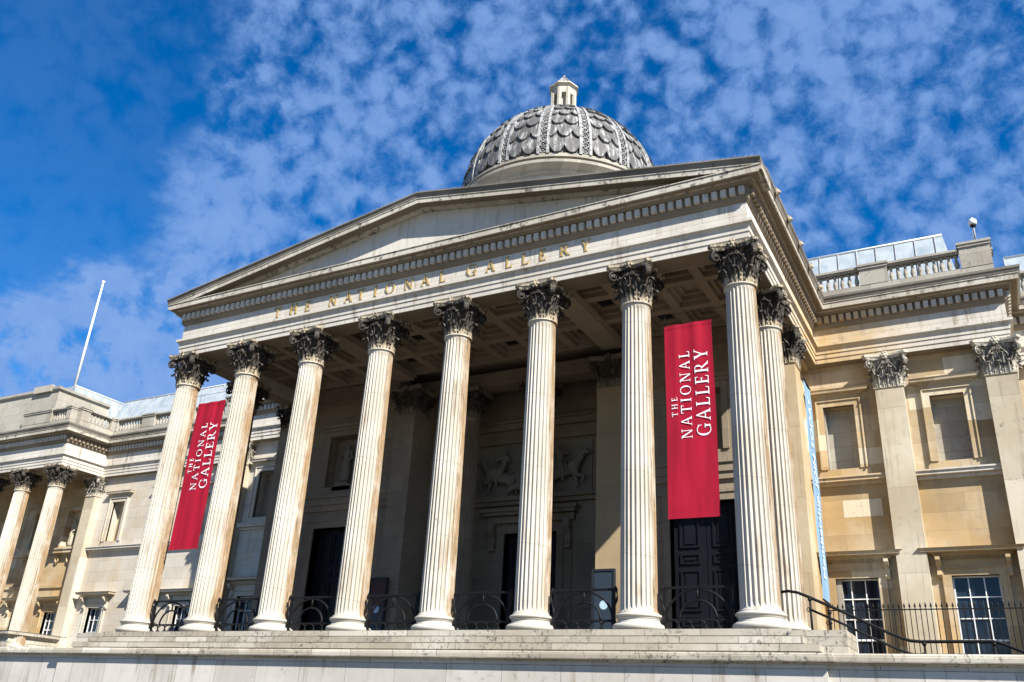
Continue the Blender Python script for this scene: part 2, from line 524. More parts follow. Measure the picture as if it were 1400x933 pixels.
def copy_tree(o, delta, parent=None):
    c = o.copy()
    COL.objects.link(c)
    if parent is None:
        c.location = o.location + Vector(delta)
    c.parent = parent
    WL[c] = WL[o] + Vector(delta)
    for ch in [q for q in bpy.data.objects if q.parent == o]:
        copy_tree(ch, delta, c)
    return c


def XM(x):
    return 22.4 - x


# ------------------------------------------------------------------ ground
g = MB()
g.add([(-400, -400, 0), (400, -400, 0), (400, 400, 0), (-400, 400, 0)], [(0, 1, 2, 3)])
tag(g.build('ground', M['ground'], loc=(0, 0, -4.2)), kind='structure')

# ------------------------------------------------------------------ the gallery building
B = empty('museum_building', (11.2, 0, -4.2),
          'pale stone museum with a columned portico, pediment and grey dome', 'museum')

ZA = 10.75
YW = 9.5          # face of the wing pilasters and architrave
YR = 12.2         # face of the recessed ranges
XL, XR = -0.42, 22.82
path = [(-62, 9.25), (-20.84, 9.25), (-20.84, YR), (-6.95, YR), (-6.95, YW), (XL, YW), (XL, -.42), (XR, -.42), (XR, YW), (29.36, YW), (29.36, YR), (60, YR)]
ent = [(-.84, ZA), (0, ZA), (0, 10.925), (.03, 10.93), (.03, 11.105), (.06, 11.11), (.06, 11.27), (.075, 11.28), (.10, 11.35), (.175, 11.38), (.175, 11.475),
       (.02, 11.50), (.02, 12.12)]
e = MB()
e.sweep(ent + [(-.84, 12.12)], path)
e.build('entablature', M['stone'], B)
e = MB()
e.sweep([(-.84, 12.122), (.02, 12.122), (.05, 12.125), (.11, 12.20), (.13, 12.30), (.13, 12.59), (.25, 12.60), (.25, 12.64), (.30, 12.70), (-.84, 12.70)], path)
e.build('bed_moulding', M['brown'], B)  # split from the entablature so that darker stone can carry its shade
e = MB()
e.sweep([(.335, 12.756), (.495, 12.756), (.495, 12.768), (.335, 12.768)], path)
e.build('eaves_shade_panel', M['brown'], B)  # thin plate added to darken the underside of the corona
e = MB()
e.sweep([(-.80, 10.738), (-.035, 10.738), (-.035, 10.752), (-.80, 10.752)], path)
e.build('soffit_shade_panel', M['brown'], B)  # added plate, its brown deepens the shade below the architrave
cor = [(-.84, 12.702), (.302, 12.702), (.33, 12.765), (.50, 12.77), (.50, 12.735), (.555, 12.735), (.56, 12.915), (.55, 12.92), (.55, 12.935), (.59, 12.94), (.59, 12.968), (-.84, 13.0)]
c_ = MB()
c_.sweep(cor, path)
c_.build('cornice', M['cornice'], B)
cym = [(-.6, 13.002), (.583, 12.968), (.60, 13.0), (.62, 13.06), (.66, 13.12), (.67, 13.2), (.64, 13.22), (-.6, 13.28)]
c_ = MB()
c_.sweep(cym, [(-62, 9.25), (-20.84, 9.25), (-20.84, YR), (-6.95, YR), (-6.95, YW), (XL, YW), (XL, -.38)])
c_.sweep(cym, [(XR, -.38), (XR, YW), (29.36, YW), (29.36, YR), (60, YR)])
c_.build('gutter_moulding', M['soot'], B)

# dentils
d_ = MB()


def dentils(p0, p1, step=0.272, w=0.165):
    a, b = Vector(p0), Vector(p1)
    L = (b - a).length
    d = (b - a) / L
    nn = Vector((d.y, -d.x))
    k = max(1, int(round(L / step)))
    for i in range(k + 1):
        c = a + d * (L * i / k)
        q0 = c + nn * .128
        q1 = c + nn * .25
        x0, x1 = sorted((q0.x - abs(d.x) * w / 2, q1.x + abs(d.x) * w / 2)) if abs(d.x) > .5 else sorted((q0.x, q1.x))
        y0, y1 = sorted((q0.y - abs(d.y) * w / 2, q1.y + abs(d.y) * w / 2)) if abs(d.y) > .5 else sorted((q0.y, q1.y))
        d_.box(x0, x1, y0, y1, 12.325, 12.57)


PD = [(-50, 9.25)] + path[1:-1] + [(45, YR)]
for i in range(len(PD) - 1):
    a, b = Vector(PD[i]), Vector(PD[i + 1])
    d = (b - a).normalized()
    d_ = MB()
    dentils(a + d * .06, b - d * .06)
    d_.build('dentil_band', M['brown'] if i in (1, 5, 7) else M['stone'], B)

# pediment -------------------------------------------------------------
E_ = 1.06
ZT0, ZT1 = 13.18, 15.20   # top of the raking cornice at the tips and apex (before calibration)
YF = -.42


def rake(mb, prof, x0=-E_, x1=XM(-E_), y_in=1.0):
    """prof: [(d from wall face, dz below top line)]; sweep along both slopes"""
    v = []
    k = len(prof)
    xs = (x0, 11.2, x1)
    for x in xs:
        zt = ZT0 + (ZT1 - ZT0) * (1 - abs(x - 11.2) / (11.2 - x0))
        for d, dz in prof:
            v.append((x, YF - d, zt + dz))
    f = []
    for i in range(2):
        for j in range(k):
            l = (j + 1) % k
            f.append((i * k + j, (i + 1) * k + j, (i + 1) * k + l, i * k + l))
    f.append(tuple(range(k)))
    f.append(tuple(2 * k + j for j in range(k - 1, -1, -1)))
    mb.add(v, f)


pd = MB()
rake(pd, [(-.6, -.46), (.06, -.46), (.14, -.40), (.18, -.37), (.52, -.37), (.52, -.40), (.555, -.40), (.56, -.235), (.585, -.23), (.585, -.20), (-.6, -.20)])
rp = pd.build('raking_cornice', M['cornice'], B)
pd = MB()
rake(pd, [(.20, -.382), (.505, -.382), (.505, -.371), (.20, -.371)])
pd.build('raking_soffit_shade', M['brown'], B)  # added plate that paints shade under the raking cornice
pd = MB()
rake(pd, [(-.6, -.198), (.583, -.198), (.60, -.17), (.62, -.10), (.66, -.06), (.675, -.04), (.675, 0.0), (-.6, .03)])
pd.build('raking_moulding', M['soot'], B)
tp = MB()
tz = lambda x: ZT0 + (ZT1 - ZT0) * (1 - abs(x - 11.2) / (11.2 + E_)) - .44
tp.add([(XL + .5, YF + .04, 12.97), (XR - .5, YF + .04, 12.97), (XR - .5, YF + .04, tz(XR - .5)), (11.2, YF + .04, tz(11.2)), (XL + .5, YF + .04, tz(XL + .5)),
        (XL + .5, YF + .5, 12.97), (XR - .5, YF + .5, 12.97), (XR - .5, YF + .5, tz(XR - .5)), (11.2, YF + .5, tz(11.2)), (XL + .5, YF + .5, tz(XL + .5))],
       [(0, 1, 2, 3, 4), (5, 9, 8, 7, 6), (0, 5, 6, 1), (1, 6, 7, 2), (2, 7, 8, 3), (3, 8, 9, 4), (4, 9, 5, 0)])
tp.build('tympanum', M['stone'], B)
# gable roof behind
rf = MB()
za = lambda x: ZT0 + (ZT1 - ZT0) * (1 - abs(x - 11.2) / (11.2 + E_)) - .1
rf.add([(-.9, -.2, za(-.9) - .12), (11.2, -.2, za(11.2)), (XM(-.9), -.2, za(-.9) - .12), (-.9, 14, za(-.9) - .12), (11.2, 14, za(11.2)), (XM(-.9), 14, za(-.9) - .12),
        (-.4, -.2, 12.9), (XM(-.4), -.2, 12.9), (-.4, 14, 12.9), (XM(-.4), 14, 12.9)],
       [(0, 1, 4, 3), (1, 2, 5, 4), (0, 3, 8, 6), (2, 7, 9, 5), (3, 4, 5, 9, 8), (6, 7, 2, 1, 0), (6, 8, 9, 7)])
rf.build('portico_roof', M['lead'], B)
# bird spikes along the raking cornice
sp = MB()
x = -E_ + .3
while x < XM(-E_) - .1:
    zt = ZT0 + (ZT1 - ZT0) * (1 - abs(x - 11.2) / (11.2 + E_))
    for dx, dy in ((-.05, -.02), (0, .03), (.05, -.01)):
        h = .09 + .03 * random.random()
        sp.tube([(x, YF - .62, zt), (x + dx, YF - .62 + dy, zt + h)], .0028, 3)
    x += .17
tag(sp.build('bird_spike', M['lead'], B), kind='stuff')
# lion heads on the side gutters
lh = MB()
lh.ball((0, 0, 0), .13, 12, 8, (1, 1, 1.1))
lh.ball((.10, 0, -.04), .07, 8, 6)
for k in range(9):
    a = pi * 2 * k / 9
    lh.ball((-.02, .13 * cos(a), .14 * sin(a)), .05, 6, 5)
lh.ball((.07, .09, .10), .03, 6, 4)
lh.ball((.07, -.09, .10), .03, 6, 4)
lh.v = [(a * .72, b * .72, c * .72) for a, b, c in lh.v]
LH = None
for i in range(5):
    y = .9 + i * 1.72
    if LH is None:
        LH = lh.build('lion_head', M['cap_dark'], B, (23.5, y, 13.10))
    else:
        place('lion_head', LH.data, B, (23.5, y, 13.10))

# ------------------------------------------------------------------ columns
HB, HS = .5, 9.465
RB, RT = .50, .425


def shaft_mesh(z_lo=HB, z_hi=HS, rb=RB, rt=RT):
    NF = 24
    per = 8
    n = NF * per
    zs = [z_lo, z_lo + .03, z_lo + .07, z_lo + .12, z_lo + .18, z_lo + 1.3, z_lo + 2.8, z_lo + 4.3, z_lo + 5.8, z_lo + 7.3, z_hi - .28, z_hi - .18, z_hi - .13, z_hi - .09, z_hi - .05]
    dep = [0, .0, .45, .8, 1, 1, 1, 1, 1, 1, 1, 1, .75, .35, 0]
    mb = MB()
    v = []
    for z, dp in zip(zs, dep):
        tt = (z - z_lo) / (z_hi - z_lo)
        r = rb - (rb - rt) * (tt ** 1.55)
        for i in range(n):
            a = 2 * pi * i / n
            q = (i % per) / per
            fl = 0 if q < .125 * 1.01 else sin(pi * (q - .125) / .875)
            fl = sqrt(max(fl, 0)) if fl > 0 else 0
            rr = r * (1 - .125 * dp * fl)
            v.append((rr * cos(a), rr * sin(a), z))
    f = []
    for j in range(len(zs) - 1):
        for i in range(n):
            k = (i + 1) % n
            f.append((j * n + i, j * n + k, (j + 1) * n + k, (j + 1) * n + i))
    mb.add(v, f)
    # apophyge at foot and astragal at the neck
    mb.lathe([(rb + .045, z_lo - .05), (rb + .045, z_lo - .015), (rb + .012, z_lo + .0), (rb, z_lo + .03)], n=64, caps=False)
    mb.lathe([(rt, z_hi - .051), (rt + .01, z_hi - .02), (rt + .015, z_hi), (rt + .05, z_hi + .005), (rt + .06, z_hi + .025), (rt + .05, z_hi + .05), (rt, z_hi + .055)], n=64, caps=False)
    return mb


def base_mesh(k=1.0):
    mb = MB()
    def T(r, z, a, b, n=7):
        return [(r + a * cos(t), z + b * sin(t)) for t in [(-pi / 2 + pi * i / (n - 1)) for i in range(n)]]
    prof = [(.2, .0), (.60, .0)] + T(.60, .10, .115, .095) + [(.60, .205), (.60, .225), (.565, .245), (.55, .28), (.56, .31), (.585, .325), (.585, .345)] + T(.575, .39, .055, .045) + [(.555, .44), (.545, .452)]
    mb.lathe([(r * k, z) for r, z in prof], n=64)
    return mb


# ---- Corinthian capital

def leaf(mb, ox, oy, ang, z0, h, w, out0, lean, curl):
    NT_, NS = 13, 9
    ca, sa = cos(ang), sin(ang)
    grid = []
    for back in (0, 1):
        for i in range(NT_):
            t = i / (NT_ - 1)
            if t < .72:
                q = t / .72
                z = h * q * .93
                o = lean * q ** 2.2
            else:
                q = (t - .72) / .28
                a = q * pi * 1.02
                z = h * .93 + curl * sin(a) * .75
                o = lean + curl * (1 - cos(a)) * .62
            wd = w * (.78 + .30 * sin(pi * min(1, t * 1.15)))
            if t > .62:
                wd *= max(.16, 1 - ((t - .62) / .38) ** 1.7 * .85)
            lobe = 1 - .24 * abs(sin(pi * 4.0 * t + .4))
            for j in range(NS):
                s_ = -1 + 2 * j / (NS - 1)
                u = s_ * wd * (lobe if abs(s_) > .6 else 1)
                rib = .028 * cos(2.5 * pi * s_) * (1 - .4 * abs(s_)) + (.02 if j == NS // 2 else 0)
                oo = o + out0 - .55 * u * u / .25 * .2 + rib - back * .035
                zz_ = z + (.03 * sin(8 * pi * t) * abs(s_))
                grid.append((ox + ca * oo - sa * u, oy + sa * oo + ca * u, z0 + zz_))
    f = []
    K = NT_ * NS
    for b in (0, 1):
        for i in range(NT_ - 1):
            for j in range(NS - 1):
                q = (b * K + i * NS + j, b * K + i * NS + j + 1, b * K + (i + 1) * NS + j + 1, b * K + (i + 1) * NS + j)
                f.append(q if b else q[::-1])
    for i in range(NT_ - 1):
        for j in (0, NS - 1):
            f.append((i * NS + j, (i + 1) * NS + j, K + (i + 1) * NS + j, K + i * NS + j))
    for j in range(NS - 1):
        f.append(((NT_ - 1) * NS + j, (NT_ - 1) * NS + j + 1, K + (NT_ - 1) * NS + j + 1, K + (NT_ - 1) * NS + j))
    mb.add(grid, f, True)


def ribbon(mb, pts, ang, wid, thick):
    """pts in (r,z) plane at azimuth ang about the axis"""
    ca, sa = cos(ang), sin(ang)
    P = [Vector((p[0], 0, p[1])) for p in pts]
    v = []
    for i, p in enumerate(P):
        d = (P[min(i + 1, len(P) - 1)] - P[max(i - 1, 0)]).normalized()
        nn = Vector((-d.z, 0, d.x))
        th = thick * (1 - .35 * i / len(P))
        for s_, tt in ((-1, -1), (-.8, 1), (.8, 1), (1, -1)):
            q = p + nn * th * tt
            u = s_ * wid * (1 - .25 * i / len(P))
            v.append((ca * q.x - sa * u, sa * q.x + ca * u, q.z))
    f = []
    for i in range(len(P) - 1):
        for k in range(4):
            l = (k + 1) % 4
            f.append((i * 4 + k, i * 4 + l, (i + 1) * 4 + l, (i + 1) * 4 + k))
    f += [(3, 2, 1, 0), tuple((len(P) - 1) * 4 + k for k in range(4))]
    mb.add(v, f)


def volute_pts(r0, z0, rc, zc, R, turns=1.6):
    pts = []
    # rising stalk to the outer top of the scroll
    for i in range(7):
        t = i / 6
        pts.append((r0 + (rc - r0 - 0.0) * t ** 1.3, z0 + (zc + R - z0) * (1 - (1 - t) ** 1.9)))
    n = int(14 * turns)
    for i in range(1, n + 1):
        a = pi / 2 - 2 * pi * turns * i / n
        rr = R * (1 - .8 * i / n)
        pts.append((rc + rr * cos(a), zc + rr * sin(a)))
    return pts


def capital_mesh(square=0.0):
    """round capital on a shaft of radius RT, or the capital of a square pier of half width `square`"""
    mb = MB()
    H = 1.14
    if not square:
        mb.lathe([(.41, 0), (.405, .3), (.41, .6), (.44, .78), (.50, .88), (.53, .93), (.53, .95), (.2, .96)], n=40)
        for i in range(8):
            a = pi / 4 * i
            leaf(mb, 0, 0, a + pi / 8, .0, .68, .165, .425, .13, .14)
        for i in range(8):
            a = pi / 4 * i
            leaf(mb, 0, 0, a, .0, .37, .17, .445, .10, .125)
        tipd, mid = .96, .62
        vr, vz, r0 = .785, .80, .44
        ang0 = pi / 4
    else:
        w_ = square
        b = MB()
        prof = [(-.02, 0), (0, .04), (-.02, .3), (-.01, .6), (.02, .78), (.08, .90), (.09, .95)]
        mb.sweep([(-.3, 0)] + prof + [(-.3, .96)], [(-w_, -w_), (w_, -w_), (w_, w_), (-w_, w_)], closed_path=True)
        mb.box(-w_ * .9, w_ * .9, -w_ * .9, w_ * .9, 0.01, .94)
        for k in range(4):
            a = -pi / 2 + k * pi / 2
            ca, sa = cos(a), sin(a)
            for u in (-.30, 0, .30):
                q = u * w_ / .475
                leaf(mb, ca * (w_ - .42) - sa * q, sa * (w_ - .42) + ca * q, a, .0, .36, .135, .445, .07, .09)
            for u in (-.155, .155):
                q = u * w_ / .475
                leaf(mb, ca * (w_ - .42) - sa * q, sa * (w_ - .42) + ca * q, a, .0, .64, .13, .43, .08, .10)
            leaf(mb, 0, 0, a + pi / 4, .0, .60, .13, w_ * 1.32, .10, .10)
        tipd, mid = w_ * 1.414 + .36, w_ + .14
        vr, vz, r0 = w_ * 1.414 + .17, .80, w_ * 1.22
        ang0 = pi / 4
    for k in range(4):
        a = ang0 + k * pi / 2
        ribbon(mb, volute_pts(r0, .42, vr, vz, .15, 1.7), a, .10, .022)
        ca, sa = cos(a), sin(a)
        mb.ball((ca * vr, sa * vr, vz), .045, 8, 6, (1, 1, 1))
        mb.ball((ca * (vr + .0) - sa * .07, sa * vr + ca * .07, vz), .05, 8, 6)
        mb.ball((ca * (vr + .0) + sa * .07, sa * vr - ca * .07, vz), .05, 8, 6)
        leaf(mb, 0, 0, a, .40, .34, .10, r0 + .03, .18, .06)
        # inner helices rising to the middle of each face
        af = ang0 + pi / 4 + k * pi / 2
        rf_ = (.50 if not square else square + .06)
        for sgn in (-1, 1):
            pts = []
            for i in range(8):
                t = i / 7
                u = sgn * (.26 * (1 - t) + .10)
                if i == 0:
                    u = sgn * .30
                pts.append((rf_ + .04 + .05 * t, u, .50 + .36 * t ** .8))
            for i in range(1, 14):
                q = pi / 2 + 2 * pi * 1.3 * i / 13
                rr = .065 * (1 - .75 * i / 13)
                pts.append((rf_ + .09, sgn * (.095 + -cos(q) * -rr * 1 + 0), .82 + rr * sin(q)))
            c2, s2 = cos(af), sin(af)
            mb.tube([(c2 * p[0] - s2 * p[1], s2 * p[0] + c2 * p[1], p[2]) for p in pts], .022, 6)
        leaf(mb, cos(af) * (rf_ - .45), sin(af) * (rf_ - .45), af, .48, .30, .075, .46, .06, .05)
        # fleuron on the abacus
        fx, fy = cos(af) * (mid + .02), sin(af) * (mid + .02)
        mb.ball((fx, fy, 1.07), .09, 8, 6)
        for p in range(6):
            q = 2 * pi * p / 6
            mb.ball((fx + cos(af) * .015 - sin(af) * .085 * cos(q), fy + sin(af) * .015 + cos(af) * .085 * cos(q), 1.07 + .105 * sin(q)), .055, 6, 5)
    # abacus with hollow sides and clipped corners
    outl = []
    for k in range(4):
        a = ang0 + k * pi / 2
        nxt = a + pi / 2
        c1 = Vector((cos(a) * tipd - sin(a) * .085, sin(a) * tipd + cos(a) * .085))
        c0 = Vector((cos(a) * tipd + sin(a) * .085, sin(a) * tipd - cos(a) * .085))
        c2 = Vector((cos(nxt) * tipd + sin(nxt) * .085, sin(nxt) * tipd - cos(nxt) * .085))
        outl.append(c0)
        am = a + pi / 4
        straight = (c1 + c2) / 2
        sag = straight.length - mid
        for i in range(9):
            t = i / 8
            p = c1.lerp(c2, t)
            p = p - Vector((cos(am), sin(am))) * sag * (4 * t * (1 - t))
            outl.append(p)
    n = len(outl)
    lv = [(.90, .952), (.91, .99), (.955, 1.03), (.965, 1.055), (1.0, 1.06), (1.0, 1.138)]
    v = [(p.x * s_, p.y * s_, z) for s_, z in lv for p in outl]
    f = []
    for j in range(len(lv) - 1):
        for i in range(n):
            k = (i + 1) % n
            f.append((j * n + i, j * n + k, (j + 1) * n + k, (j + 1) * n + i))
    f.append(tuple(range(n - 1, -1, -1)))
    f.append(tuple((len(lv) - 1) * n + i for i in range(n)))
    mb.add(v, f)
    mb.v = [(a, b, c * 1.08) for a, b, c in mb.v]
    return mb


shaft0 = shaft_mesh().build('column', M['column'], B, (0, 0, 0))
base0 = base_mesh().build('column_base', M['base'], shaft0, (0, 0, 0))
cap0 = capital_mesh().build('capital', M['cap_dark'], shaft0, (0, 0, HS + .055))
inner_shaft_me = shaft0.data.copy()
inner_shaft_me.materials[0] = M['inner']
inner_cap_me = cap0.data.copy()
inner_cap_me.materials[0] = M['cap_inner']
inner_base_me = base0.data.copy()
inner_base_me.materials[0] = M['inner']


def column(x, y, z=0, inner=False):
    s_ = place('column', inner_shaft_me if inner else shaft0.data, B, (x, y, z))
    place('column_base', inner_base_me if inner else base0.data, s_, (x, y, z))
    place('capital', inner_cap_me if inner else cap0.data, s_, (x, y, z + HS + .055))
    return s_


SP = 3.2
for i in range(1, 8):
    column(i * SP, 0)
column(0, 3.2)
column(7 * SP, 3.2)
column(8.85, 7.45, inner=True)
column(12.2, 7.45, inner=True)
for i in range(7):
    column(-21.4 - i * 3.24, 9.67)

# pilasters -------------------------------------------------------------
capsq = {}


def pilaster(x0, x1, yf, depth, mat, capm, z0=-1.0, base=True):
    w_ = (x1 - x0) / 2
    cx = (x0 + x1) / 2
    mb = MB()
    mb.box(x0, x1, yf, yf + depth, z0, HS + .0)
    mb.sweep([(-.2, HS - .002), (0, HS), (.03, HS + .01), (.04, HS + .03), (.03, HS + .05), (-.2, HS + .055)],
             [(x0, yf + depth), (x0, yf), (x1, yf), (x1, yf + depth)], closed_prof=True)
    if base:
        mb.sweep([(-.1, z0), (.14, z0), (.16, z0 + .1), (.13, z0 + .2), (.08, z0 + .22), (.07, z0 + .3), (.10, z0 + .34), (.09, z0 + .42), (0, z0 + .46), (-.1, z0 + .46)],
                 [(x0, yf + depth), (x0, yf), (x1, yf), (x1, yf + depth)])
    o = mb.build('pilaster', mat, B)
    key = (round(w_, 2), capm.name)
    if key not in capsq:
        capsq[key] = None
        c = capital_mesh(w_).build('capital', capm, o, (cx, yf + w_, HS + .055))
        capsq[key] = c.data
    else:
        place('capital', capsq[key], o, (cx, yf + w_, HS + .055))
    return o


# side antae of the portico
pilaster(21.80, 22.68, 5.96, .88, M['side_pilaster'], M['cap_dark'], 0)
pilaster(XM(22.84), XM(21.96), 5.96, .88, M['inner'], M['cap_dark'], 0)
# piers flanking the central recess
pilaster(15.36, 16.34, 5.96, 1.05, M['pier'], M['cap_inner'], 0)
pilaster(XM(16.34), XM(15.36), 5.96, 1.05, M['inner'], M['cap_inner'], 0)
for m_ in (False, True):
    for a, b in ((24.8, 25.75), (28.38, 29.33)):
        if m_:
            pilaster(XM(b), XM(a), YW, .7, M['pilaster'], M['cap_light'])
        else:
            pilaster(a, b, YW, .7, M['pilaster'], M['cap_light'])
# far right recess and far left
pilaster(31.6, 32.5, YR, .6, M['pilaster'], M['cap_light'])
pilaster(-21.75, -20.86, 12.0, .88, M['pilaster'], M['cap_light'], 0)

# walls -------------------------------------------------------------------


def wall_y(mb, x0, x1, z0, z1, y, th, holes=()):
    """wall facing -y with rectangular holes (hx0,hx1,hz0,hz1)"""
    xs = sorted(set([x0, x1] + [h[0] for h in holes] + [h[1] for h in holes]))
    for i in range(len(xs) - 1):
        a, b = xs[i], xs[i + 1]
        hs = sorted([h for h in holes if h[0] <= a + 1e-6 and h[1] >= b - 1e-6], key=lambda h: h[2])
        z = z0
        for h in hs:
            if h[2] > z + 1e-6:
                mb.box(a, b, y, y + th, z, h[2])
            z = h[3]
        if z < z1:
            mb.box(a, b, y, y + th, z, z1)


def niche_frame(cx, y, mat, zt=9.12, zb=6.72, hw=.55, wall=None, depth=.5, sill=True, half_sill=1.2, back=True, left_clip=None):
    """blind window with stone surround and hood"""
    mb = MB()
    L = -10 if left_clip is None else left_clip
    fw = .20
    # architrave: two steps
    for x0, x1, z0, z1 in ((cx - hw - fw, cx - hw, zb, zt + fw), (cx + hw, cx + hw + fw, zb, zt + fw), (cx - hw, cx + hw, zt, zt + fw)):
        mb.box(x0, x1, y - .09, y + .1, z0, z1)
    o_ = hw + fw
    for x0, x1, z0, z1 in ((cx - o_ - .05, cx - o_, zb, zt + fw + .05), (cx + o_, cx + o_ + .05, zb, zt + fw + .05), (cx - o_, cx + o_, zt + fw, zt + fw + .05)):
        mb.box(x0, x1, y - .14, y + .1, z0, z1)
    # frieze and hood
    z = zt + fw + .05
    mb.box(cx - o_ - .03, cx + o_ + .03, y - .045, y + .1, z, z + .16)
    mb.sweep([(-.2, z + .16), (.06, z + .16), (.10, z + .22), (.30, z + .24), (.32, z + .33), (.35, z + .36), (-.2, z + .38)],
             [(cx - o_ - .04, y + .1), (cx - o_ - .04, y), (cx + o_ + .04, y), (cx + o_ + .04, y + .1)])
    if sill:
        mb.sweep([(-.2, zb - .32), (.04, zb - .32), (.05, zb), (-.2, zb)],
                 [(cx - o_ - .1, y + .1), (cx - o_ - .1, y), (cx + o_ + .1, y), (cx + o_ + .1, y + .1)])
    nm = mb.build('blind_window', mat, B)
    if back:
        b = MB()
        b.box(cx - hw - .1, cx + hw + .1, y + depth, y + depth + .1, zb - .1, zt + .1)
        b.build('niche_back', wall or mat, nm)
    return nm


def sill_band(mb, x0, x1, y):
    mb.box(x0, x1, y - .10, y + .1, 6.10, 6.22)
    mb.box(x0, x1, y - .28, y + .1, 6.223, 6.34)
    mb.box(x0, x1, y - .33, y + .1, 6.343, 6.40)


def window_ground(cx, y, mat, zt=2.85, zb=-.5, hw=.70, cols=3, rows=5):
    mb = MB()
    fw = .22
    for x0, x1, z0, z1 in ((cx - hw - fw, cx - hw, zb, zt + fw), (cx + hw, cx + hw + fw, zb, zt + fw), (cx - hw, cx + hw, zt, zt + fw)):
        mb.box(x0, x1, y - .05, y + .28, z0, z1)
    o_ = hw + fw
    for x0, x1, z0, z1 in ((cx - o_ - .05, cx - o_, zb, zt + fw + .05), (cx + o_, cx + o_ + .05, zb, zt + fw + .05), (cx - o_, cx + o_, zt + fw, zt + fw + .05)):
        mb.box(x0, x1, y - .10, y + .1, z0, z1)
    z = zt + fw + .05
    mb.box(cx - o_ - .08, cx + o_ + .08, y - .06, y + .1, z, z + .32)
    zh = z + .32
    mb.sweep([(-.2, zh), (.10, zh), (.16, zh + .10), (.48, zh + .13), (.50, zh + .21), (.55, zh + .25), (-.2, zh + .27)],
             [(cx - o_ - .12, y + .1), (cx - o_ - .12, y), (cx + o_ + .12, y), (cx + o_ + .12, y + .1)])
    for k in range(22):   # small dentils below the hood
        xx = cx - o_ - .1 + (2 * o_ + .2) * k / 21
        mb.box(xx - .025, xx + .025, y - .16, y - .08, zh - .07, zh - .002)
    win = mb.build('window', mat, B)
    cm = None
    for sgn in (-1, 1):
        c = MB()
        xx = cx + sgn * (o_ + .11)
        pts = [(y - .40, zh - .02), (y - .41, zh - .12), (y - .34, zh - .22), (y - .16, zh - .30), (y - .12, zh - .42), (y - .17, zh - .52), (y - .20, zh - .58), (y - .14, zh - .66), (y - .02, zh - .68), (y - .02, zh - .02)]
        v = [(xx - .07, a, b) for a, b in pts] + [(xx + .07, a, b) for a, b in pts]
        n = len(pts)
        c.add(v, [tuple(range(n)), tuple(range(2 * n - 1, n - 1, -1))] + [(i, (i + 1) % n, n + (i + 1) % n, n + i) for i in range(n)])
        c.build('bracket', mat, win)
    b = MB()
    ys = y + .2
    H = zt - zb
    b.box(cx - hw, cx - hw + .05, ys, ys + .05, zb, zt)
    b.box(cx + hw - .05, cx + hw, ys, ys + .05, zb, zt)
    b.box(cx - hw + .05, cx + hw - .05, ys, ys + .05, zt - .05, zt)
    for i in range(1, cols):
        xx = cx - hw + 2 * hw * i / cols
        b.box(xx - .016, xx + .016, ys, ys + .04, zb, zt - .05)
    for i in range(1, rows):
        zz_ = zb + H * i / rows
        t_ = .016 if i != rows // 2 else .03
        b.box(cx - hw + .05, cx + hw - .05, ys + .002, ys + .042, zz_ - t_, zz_ + t_)
    b.build('sash', M['white'], win)
    p = MB()
    p.box(cx - hw - .05, cx + hw + .05, ys + .055, ys + .075, zb, zt + .05)
    p.build('pane', M['glass'], win)
    return win


YWF = 9.93
for mir in (False, True):
    mat = M['wall_white'] if mir else M['wall_ochre']
    c1, c2 = (23.42, 27.07)
    if mir:
        c1, c2 = XM(c1), XM(c2)
    a, b = (XM(29.2), XM(22.2)) if mir else (22.2, 29.2)
    holes = [(c - .55, c + .55, 6.72, 9.12) for c in (c1, c2)] + [(c - .70, c + .70, -.5, 2.85) for c in (c1, c2)]
    mb = MB()
    wall_y(mb, a, b, -4.2, ZA + .3, YWF, .5, holes)
    # return wall at the outer corner
    ox0, ox1 = (XM(29.2), XM(28.4)) if mir else (28.4, 29.2)
    mb.box(ox0, ox1, YWF + .5, 12.6, -4.2, ZA + .3)
    mb.build('wall', mat, B)
    mb = MB()
    sill_band(mb, a, b, YWF)
    mb.build('sill_course', M['stone'], B)
    for c in (c1, c2):
        niche_frame(c, YWF, mat, wall=M['niche_shade_stone'])
        window_ground(c, YWF, mat)
# recessed range, left and right
YRF = YR + .3
holes = []
for c in (-8.8, -11.9, -14.9, -19.05):
    holes += [(c - .55, c + .55, 6.72, 9.12), (c - .62, c + .62, -.5, 2.85)]
mb = MB()
wall_y(mb, -21.2, -6.8, -4.2, ZA + .3, YRF, .5, holes)
mb.build('wall', M['wall_white'], B)
mb = MB()
sill_band(mb, -20.8, -7.0, YRF)
mb.build('sill_course', M['stone'], B)
for c in (-8.8, -11.9, -14.9, -19.05):
    niche_frame(c, YRF, M['wall_white'], wall=M['wall_ochre'])
    window_ground(c, YRF, M['wall_white'], hw=.62)
mb = MB()
wall_y(mb, 29.0, 60, -4.2, ZA + .3, YRF, .5, [(33.6, 34.9, 6.72, 9.12)])
sill_band(mb, 29.3, 60, YRF)
mb.build('wall', M['wall_ochre'], B)

